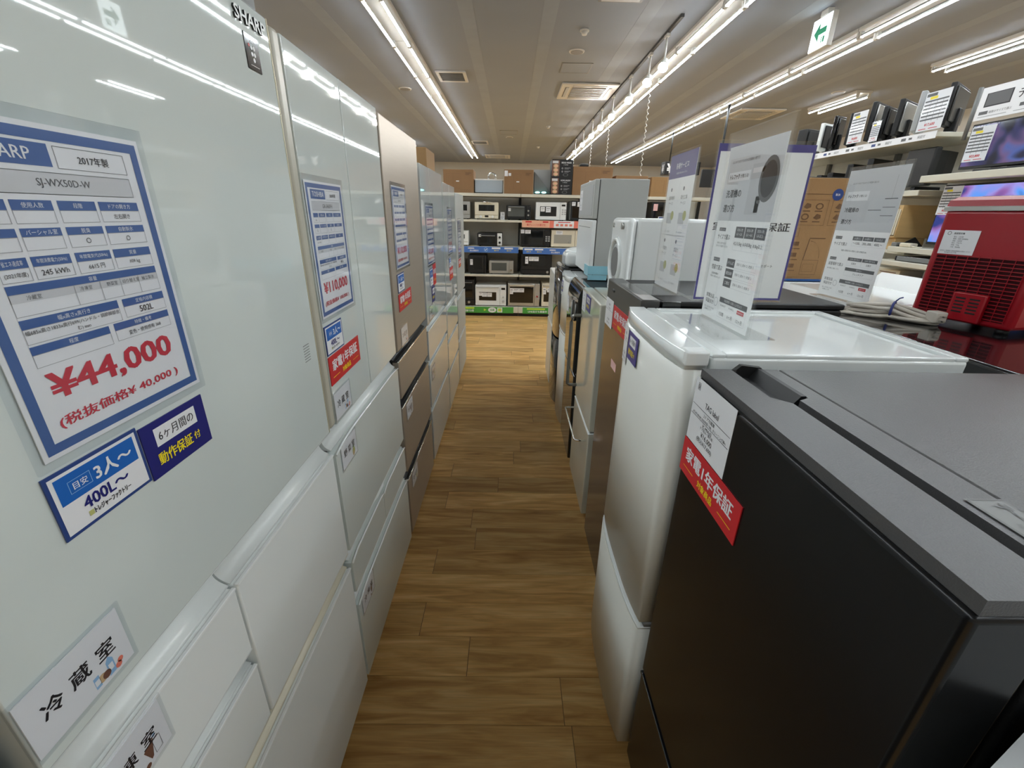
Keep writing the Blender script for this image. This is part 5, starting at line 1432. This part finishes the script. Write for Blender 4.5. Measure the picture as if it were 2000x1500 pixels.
teal = M('lit_teal', hexc(150, 235, 225), .3, emit=1.0)
MB().mat(teal).sph((.365, SY+.06, z+.026), .016, (2.2, .8, .8)).build('glow', None, t)
MB().mat(teal).sph((.455, SY+.06, z+.026), .016, (2.2, .8, .8)).build('glow', None, t)
t = thing('bread_maker_box', 'tall black carton printed with bread photos on top of the oven shelves', 'box', (.69, 6.75, z))
bx('carton', 'black', t, .548, .838, SY+.005, 6.9, z, 2.18, .003)
p = Print((.548, SY+.0046, 2.18), (1, 0, 0), (0, -1, 0), .29, .44)
for j in range(2):
    v0 = .03+.5*j
    p.rect(.01, v0, .36, v0+.44, 'brown'); p.rect(.03, v0+.01, .3, v0+.08, 'lgrey', 2)
    for i in range(3): p.disc(.19, v0+.155+.115*i, .034, 'tan', 2, 14, 0, 1, .75); p.disc(.2, v0+.155+.115*i, .02, 'orange', 3, 12, 0, 1, .6)
    p.text(('BREAD MAKER', 'HOME BAKERY')[j], .45, .92, v0+.06, .02, 'white', .01); p.text('パン焼き機', .45, .85, v0+.12, .012, 'white')
    for i in range(2): p.disc(.50, v0+.22+.09*i, .010, 'white', 1, 12, .25); p.rect(.6, v0+.2+.09*i, .88, v0+.212+.09*i, 'grey'); p.rect(.6, v0+.23+.09*i, .8, v0+.24+.09*i, 'grey')
    p.disc(.66, v0+.4, .024, 'dgrey', 1, 14, .3, 1.6, .8)
p.build('print', t)
carton('cardboard_box', 'large brown cardboard box right of the tall black carton', .845, 1.395, SY+.02, 6.98, z, 2.10)
carton('cardboard_box', 'low brown cardboard box half hidden behind the compact refrigerator', 1.45, 1.90, SY+.05, 6.98, z, 2.0)
carton('cardboard_box', 'brown cardboard box right of the compact refrigerator on the oven shelves', 1.945, 2.50, SY+.02, 6.98, z, 1.99, 'card2')
t = thing('small_device', 'small dark device lying on the large cardboard box at shelf top', 'device', (1.02, 6.7, 2.1))
bx('case', 'black', t, .94, 1.06, 6.62, 6.78, 2.102, 2.13, .008)
bx('lid', 'grey', t, .95, 1.05, 6.63, 6.77, 2.13, 2.14, .004)

# hanging chains and signs
def chain(lab, x, y, z0, z1, r=.006, sign=None):
    t = thing('hanging_chain', lab, 'chain', (x, y, z1), group='white hanging chains')
    n = int((z1-z0)/.026)
    pts = [(x+.014*math.sin(i*PI/1.5), y+.014*math.cos(i*PI/1.5), z1-.012-(z1-.012-z0)*i/n) for i in range(n+1)]
    MB().mat('fixture').tube(pts, r, 5).build('chain', None, t)
    MB().mat('fixture').cyl((x, y, z1-.012), (x, y, z1), .012, 8).build('hook', None, t)
    if sign:
        bx('card', pm('white'), t, x+.01, x+.11, y-.001, y+.001, z0-.06, z0+.015, 0)
chain('white coiled chain hanging from the right light strip, nearest one', 2.05, 7.6, 2.0, CEIL-.0366)
chain('white coiled chain with a small card hanging from the right light strip', 2.05, 10.5, 2.42, CEIL-.0366, sign=True)
chain('white coiled chain third along the right light strip, above the large box', 2.04, 12.6, 2.5, CEIL-.0366)
chain('white coiled chain farthest along the right light strip', 2.04, 16.0, 2.6, CEIL-.0366)
t = thing('hanging_sign', 'black hanging box sign with white ¥ marks far behind the acrylic stands', 'sign', (4.0, 11.6, CEIL))
bx('board', 'black', t, 3.66, 4.5, 11.45, 11.75, 2.42, 2.70, .003)
MB().mat('black').cyl((3.80, 11.6, 2.70), (3.80, 11.6, CEIL-.0365), .014, 10).build('pole', None, t)
p = Print((3.66, 11.4495, 2.70), (1, 0, 0), (0, -1, 0), .84, .28)
p.text('¥', .03, .27, .5, .19, 'white', .03); p.text('買取', .32, .96, .5, .18, 'white', .02); p.build('print', t)
p = Print((3.6595, 11.75, 2.70), UR, NR, .30, .28); p.text('¥', .2, .8, .5, .17, 'lgrey', .03); p.build('side_print', t)
t = thing('hanging_sign', 'hanging sign on a black pole rising behind the purple bordered warranty stand', 'sign', (3.8, 8.8, CEIL))
bx('board', 'black', t, 3.5, 4.1, 8.78, 8.82, 2.0, 2.3, .003)
MB().mat('black').cyl((3.80, 8.8, 2.30), (3.80, 8.8, CEIL-.0365), .02, 10).build('pole', None, t)

# ================================================================== SCREEN SHELVES ON THE RIGHT
GX = 3.0
t = thing('display_shelving', 'ivory steel shelving of monitors and televisions along the right side', 'shelves', (3.3, 4.2, 0))
def board(y0, y1, z1, th=.04, x1=3.5, x0=GX): bx('shelf_board', 'shelf', t, x0, x1, y0, y1, z1-th, z1, .004, 2)
for yy in (2.4, 3.44, 4.35, 5.25, 6.15): MB().mat('grey').box(3.46, 3.5, yy-.02, yy+.02, 0, 2.10, .003, 1).build('upright', None, t)
bx('back_panel', 'shelf_back', t, 3.5, 3.515, 2.0, 6.2, 0, 2.08, 0)
board(3.46, 6.15, 2.075, .03); board(3.46, 6.15, 1.70, .04); board(3.46, 6.15, 1.27, .03, 3.5, 3.05)
board(2.0, 3.44, 1.79, .045, 3.5, 2.96); board(2.0, 3.55, 1.30, .04, 3.5, 2.98); board(2.0, 3.6, 1.20, .035, 3.5, 2.92); board(2.0, 6.15, .62, .04); board(2.0, 6.15, 1.0, .03)
ps = thing('shelf_strip', 'white price strip along the upper edge of the monitor shelf', 'strip', (GX, 4.8, 2.04))
o = slab('strip', pm('white'), ps, (GX-.002, 6.15, 2.085), UR, NR, 2.68, .048, .002)
p = Print((GX-.004, 6.15, 2.085), UR, NR, 2.68, .048)
for i in range(9):
    u = .01+.11*i
    p.rect(u, .3, u+.016, .7, 'dblue' if i % 2 else 'dgrey'); p.rect(u+.025, .35, u+.036, .65, 'dgrey'); p.text('保証付', u+.045, u+.085, .5, .02, 'dgrey')
p.build('print', o)
def monitor(y, lab, hgt, dep=.34, body='black', back='grey', z=2.0762, x=3.03, th=.035, lean=0, rz=0, stand_=True, lift=.04):
    """upright screen seen nearly edge-on; its back faces the camera"""
    m = thing('monitor', lab, 'monitor', (x, y, z), rz, 'monitors on the right shelf', local=True)
    MB().mat(body).box(0, dep, 0, th, lift, hgt, .006, 2).build('screen_panel', None, m)
    MB().mat(back).box(.02, dep-.02, -.012, .001, lift+.03, hgt-.02, .01, 2).build('back_cover', None, m)
    if stand_:
        MB().mat('black').box(dep*.4, dep*.6, -.03, .03, .008, lift+.12, .006, 1).build('stand_neck', None, m)
        MB().mat('black').box(dep*.3, dep*.7, -.035, .06, .0, .012, .004, 1).build('stand_foot', None, m)
    return m
monitor(3.47, 'dark brown backed monitor at the near end of the right shelf top', .30, .36, 'black', 'brown_band', rz=.62)
monitor(3.70, 'pale grey slim monitor beside the large price card on the right shelf', .30, .34, 'lgrey', 'lgrey', rz=.72, stand_=False)
monitor(3.885, 'black monitor with grey back and glossy stand on the right shelf', .29, .32, 'black', 'silver', rz=.6)
monitor(4.03, 'black monitor with a white sticker, fourth on the right shelf top', .27, .32, 'black', 'brown_band', rz=.6)
monitor(4.17, 'monitor with black frame and silver back, fifth on the right shelf top', .33, .32, 'black', 'silver', rz=.6)
monitor(4.40, 'thin black monitor behind the small price card on the right shelf top', .29, .28, 'black', 'black', rz=.75)
monitor(4.62, 'glossy dark blade-like monitor on the right shelf top', .31, .16, 'black_gloss', 'black_gloss', rz=.55)
monitor(4.80, 'white framed slanted monitor on the right shelf top', .28, .3, 'lid_white', 'black', rz=.5)
monitor(5.05, 'black box-like monitor, farthest on the right shelf top', .27, .26, 'black', 'black', th=.1, rz=.4)
def bw_card(y, z, W, H, lab, x=GX-.012, price='¥17,600'):
    t = thing('price_card', lab, 'price card', (x, y, z-H), group='grey price cards on the right shelf')
    slab('sleeve', 'sleeve', t, (x, y+.006, z+.008), UR, NR, W+.012, H+.014, .003)
    sh = slab('sheet', pm('white'), t, (x, y, z), UR, NR, W, H, .0008, n0=.0006)
    p = Print((x-.0015, y, z), UR, NR, W, H); p.lift = .0002
    p.rect(.04, .03, .45, .11, 'dgrey'); p.text('TV', .1, .4, .07, .01, 'white') if 0 else None
    p.rect(.2, .12, .5, .19, 'yellow')
    for i in range(6):
        v = .21+.095*i
        p.rect(.04, v, .96, v+.04, 'dgrey')
        for u in (.28, .52, .76): p.rect(u, v+.04, u+.012, v+.09, 'dgrey')
    p.text(price, .1, .9, .85, H*.085, 'red', .02); p.rect(.1, .94, .4, .96, 'pred'); p.rect(.5, .94, .85, .96, 'pred')
    p.build('print', sh)
bw_card(3.645, 2.34, .20, .245, 'grey striped price card leaning before the pale monitor on the right shelf')
bw_card(4.36, 2.35, .17, .24, 'grey striped price card leaning before the thin black monitor', price='¥8,800')
bw_card(4.10, 2.235, .09, .14, 'small grey striped price card between two monitors', price='¥5,500')
# things on the lower monitor shelf
def crt(lab, y0, y1, z0, z1, x0=3.04, x1=3.45):
    m = thing('monitor', lab, 'monitor', ((x0+x1)/2, (y0+y1)/2, z0), group='dark screens on the lower right shelf')
    bx('screen_panel', 'black', m, x0, x0+.05, y0, y1, z0+.03, z1, .01, 2)
    MB().mat('black').prism([(x0+.05, y0+.02), (x1-.12, y0+.06), (x1, y0+.12), (x1, y1-.12), (x1-.12, y1-.06), (x0+.05, y1-.02)], z0+.05, z1-.02, 'z').build('back_housing', None, m)
    bx('stand_foot', 'black', m, x0+.02, x0+.22, y0+.1, y1-.1, z0, z0+.03, .006)
crt('large black box monitor on the lower right shelf beside the televisions', 3.5, 3.74, 1.7008, 1.99, 3.06, 3.34)
for i, (yy, hh) in enumerate(((4.05, .27), (4.28, .25), (4.52, .2), (4.68, .19), (4.86, .18))):
    m = thing('monitor', 'dark upright screen on the lower right shelf, %s from the box monitor' % ORD[i], 'monitor', (3.05, yy, 1.7008), .45, 'dark screens on the lower right shelf', local=True)
    MB().mat('black').box(0, .3, 0, .05, .012, hh, .006, 2).build('screen_panel', None, m)
    MB().mat(pm('white')).box(-.0008, .0, .015, .035, .05, .1).build('sticker', None, m)
    MB().mat('black').box(.05, .25, -.02, .07, 0, .014, .004, 1).build('stand_foot', None, m)
# televisions
def tv(lab, y0, y1, z0, z1, scr, z):
    m = thing('television', lab, 'television', (3.08, (y0+y1)/2, z))
    bx('bezel', 'black', m, 3.055, 3.095, y0, y1, z0, z1, .005, 2)
    b = MB().mat(scr).box(3.0535, 3.056, y0+.012, y1-.012, z0+.018, z1-.012)
    b.build('screen', None, m)
    bx('stand_neck', 'black', m, 3.07, 3.11, (y0+y1)/2-.06, (y0+y1)/2+.06, z+.01, z0+.02, .004)
    bx('stand_foot', 'black', m, 3.0, 3.22, (y0+y1)/2-.2, (y0+y1)/2+.2, z, z+.014, .005)
    return m
m = tv('television with a newsreader picture on the upper right shelf', 2.55, 3.275, 1.815, 2.085, 'screen1', 1.7905)
p = Print((3.0532, 3.263, 2.073), UR, NR, .70, .24)
p.poly([(.06, 1.0), (.13, .55), (.20, .40), (.36, .40), (.42, .6), (.46, 1.0)], 'dblue'); p.poly([(.2, .95), (.24, .6), (.33, .6), (.30, .95)], 'lblue', 2); p.poly([(.25, .72), (.29, .66), (.31, .72), (.27, .84)], 'dgrey', 3); p.disc(.28, .3, .07, 'brown', 2, 18, 0, .8, 1.1); p.rect(.36, .78, .98, .9, 'purple', 2)
m = tv('television with a bright blue and pink picture on the middle right shelf', 2.5, 3.32, 1.33, 1.725, 'screen2', 1.3005)
bw_card(3.262, 2.065, .155, .205, 'price card reading ¥22,800 on the newsreader television', x=3.05, price='¥22,800')
bw_card(3.315, 1.715, .14, .185, 'price card reading ¥88,000 on the blue and pink television', x=3.05, price='¥88,000')
t = thing('header_sign', 'white header sign reading テレビ above the televisions on the right', 'sign', (3.04, 2.9, 2.09))
o = slab('board', pm('white'), t, (3.03, 3.26, 2.285), UR, NR, .80, .185, .004)
p = Print((3.026, 3.26, 2.285), UR, NR, .80, .185)
p.rect(.05, .2, .25, .62, 'black'); p.rect(.06, .22, .24, .58, 'dgrey', 2); p.disc(.33, .16, .016, 'dgrey', 1, 16); p.text('テレビ', .27, .52, .40, .05, 'black', .012); p.text('選び方', .36, .46, .16, .016, 'dgrey')
p.rect(.03, .74, .10, .84, 'dgrey'); p.text('画面のサイズで選ぶ', .11, .28, .79, .014, 'dgrey'); p.rect(.33, .70, .40, .80, 'dgrey'); p.text('機能で選ぶ', .41, .52, .75, .014, 'dgrey'); p.rect(.03, .9, .25, .92, 'grey'); p.rect(.3, .9, .55, .92, 'grey')
p.build('print', o)
MB().mat('grey').cyl((3.045, 3.30, 2.0), (3.045, 3.30, 2.30), .012, 10).build('post', None, t)
# wooden racks, devices and boxes in the middle bay
for i, (yy, mm) in enumerate(((3.62, 'woodlite'), (3.735, 'woodred'), (3.85, 'woodlite'))):
    t = thing('wooden_rack', 'wooden rack of white sheets, %s from the televisions' % ORD[i], 'rack', (3.15, yy, 1.27), group='wooden racks')
    b = MB().mat(mm).box(3.02, 3.04, yy-.045, yy+.045, 1.56, 1.60, .003, 1).box(3.02, 3.30, yy-.05, yy-.042, 1.361, 1.60, .002, 1).box(3.02, 3.30, yy+.042, yy+.05, 1.36, 1.60, .002, 1).box(3.02, 3.3, yy-.042, yy+.042, 1.36, 1.372, .002, 1)
    b.build('frame', None, t)
    for k in (-.03, -.012, .006, .024): bx('slat', 'cream_pl', t, 3.018, 3.028, yy+k-.006, yy+k+.006, 1.38, 1.57, .001, 1)
    MB().mat('woodred').cyl((3.015, yy, 1.58), (3.019, yy, 1.58), .014, 12).build('disc', None, t)
    MB().mat(mm).box(3.05, 3.28, yy-.04, yy+.04, 1.2708, 1.36, .003, 1).build('base', None, t)
t = thing('set_top_box', 'pale adapter lying before the blue and pink television', 'adapter', (3.0, 3.42, 1.3))
bx('case', 'cream_pl', t, 2.985, 3.045, 3.36, 3.46, 1.3005, 1.33, .008, 2)
MB().mat('cream_pl').tube([(3.01, 3.38, 1.31), (3.0, 3.34, 1.305), (3.02, 3.3, 1.305), (3.05, 3.33, 1.305)], .005, 6).build('lead', None, t)
t = thing('tablet_stand', 'dark folded tablet stand on the shelf by the wooden racks', 'stand', (3.1, 3.58, 1.3))
MB().mat('black').prism([(3.0, 1.301), (3.2, 1.301), (3.12, 1.37)], 3.49, 3.5, 'y').build('side_plate', None, t)
bx('front_plate', 'grey', t, 3.0, 3.12, 3.50, 3.55, 1.301, 1.33, .004)
t = thing('player', 'flat dark video player on the lower right shelf', 'player', (3.15, 3.4, 1.2))
bx('case', 'dk_glass', t, 2.97, 3.25, 3.0, 3.44, 1.201, 1.238, .005)
bx('front_panel', 'grey', t, 2.966, 2.972, 3.02, 3.42, 1.206, 1.234, .001, 1)
t = thing('blue_box', 'flat blue carton on the low right shelf', 'box', (3.15, 3.3, 1.0))
bx('carton', 'bluebox', t, 3.0, 3.35, 3.05, 3.75, 1.0005, 1.06, .003)
p = Print((2.9995, 3.75, 1.06), UR, NR, .7, .0595); p.rect(.06, .3, .3, .7, 'white'); p.build('print', t)
t = thing('small_carton', 'small white and tan carton on the flat blue one', 'box', (3.12, 3.5, 1.06))
bx('carton', 'cream_pl', t, 3.03, 3.22, 3.42, 3.74, 1.0605, 1.125, .003)
p = Print((3.0295, 3.74, 1.125), UR, NR, .32, .0645); p.rect(.02, .05, .3, .95, 'white'); p.rect(.06, .6, .26, .8, 'salmon', 2); p.rect(.4, .3, .9, .4, 'brown'); p.build('print', t)

bpy.context.view_layer.update()
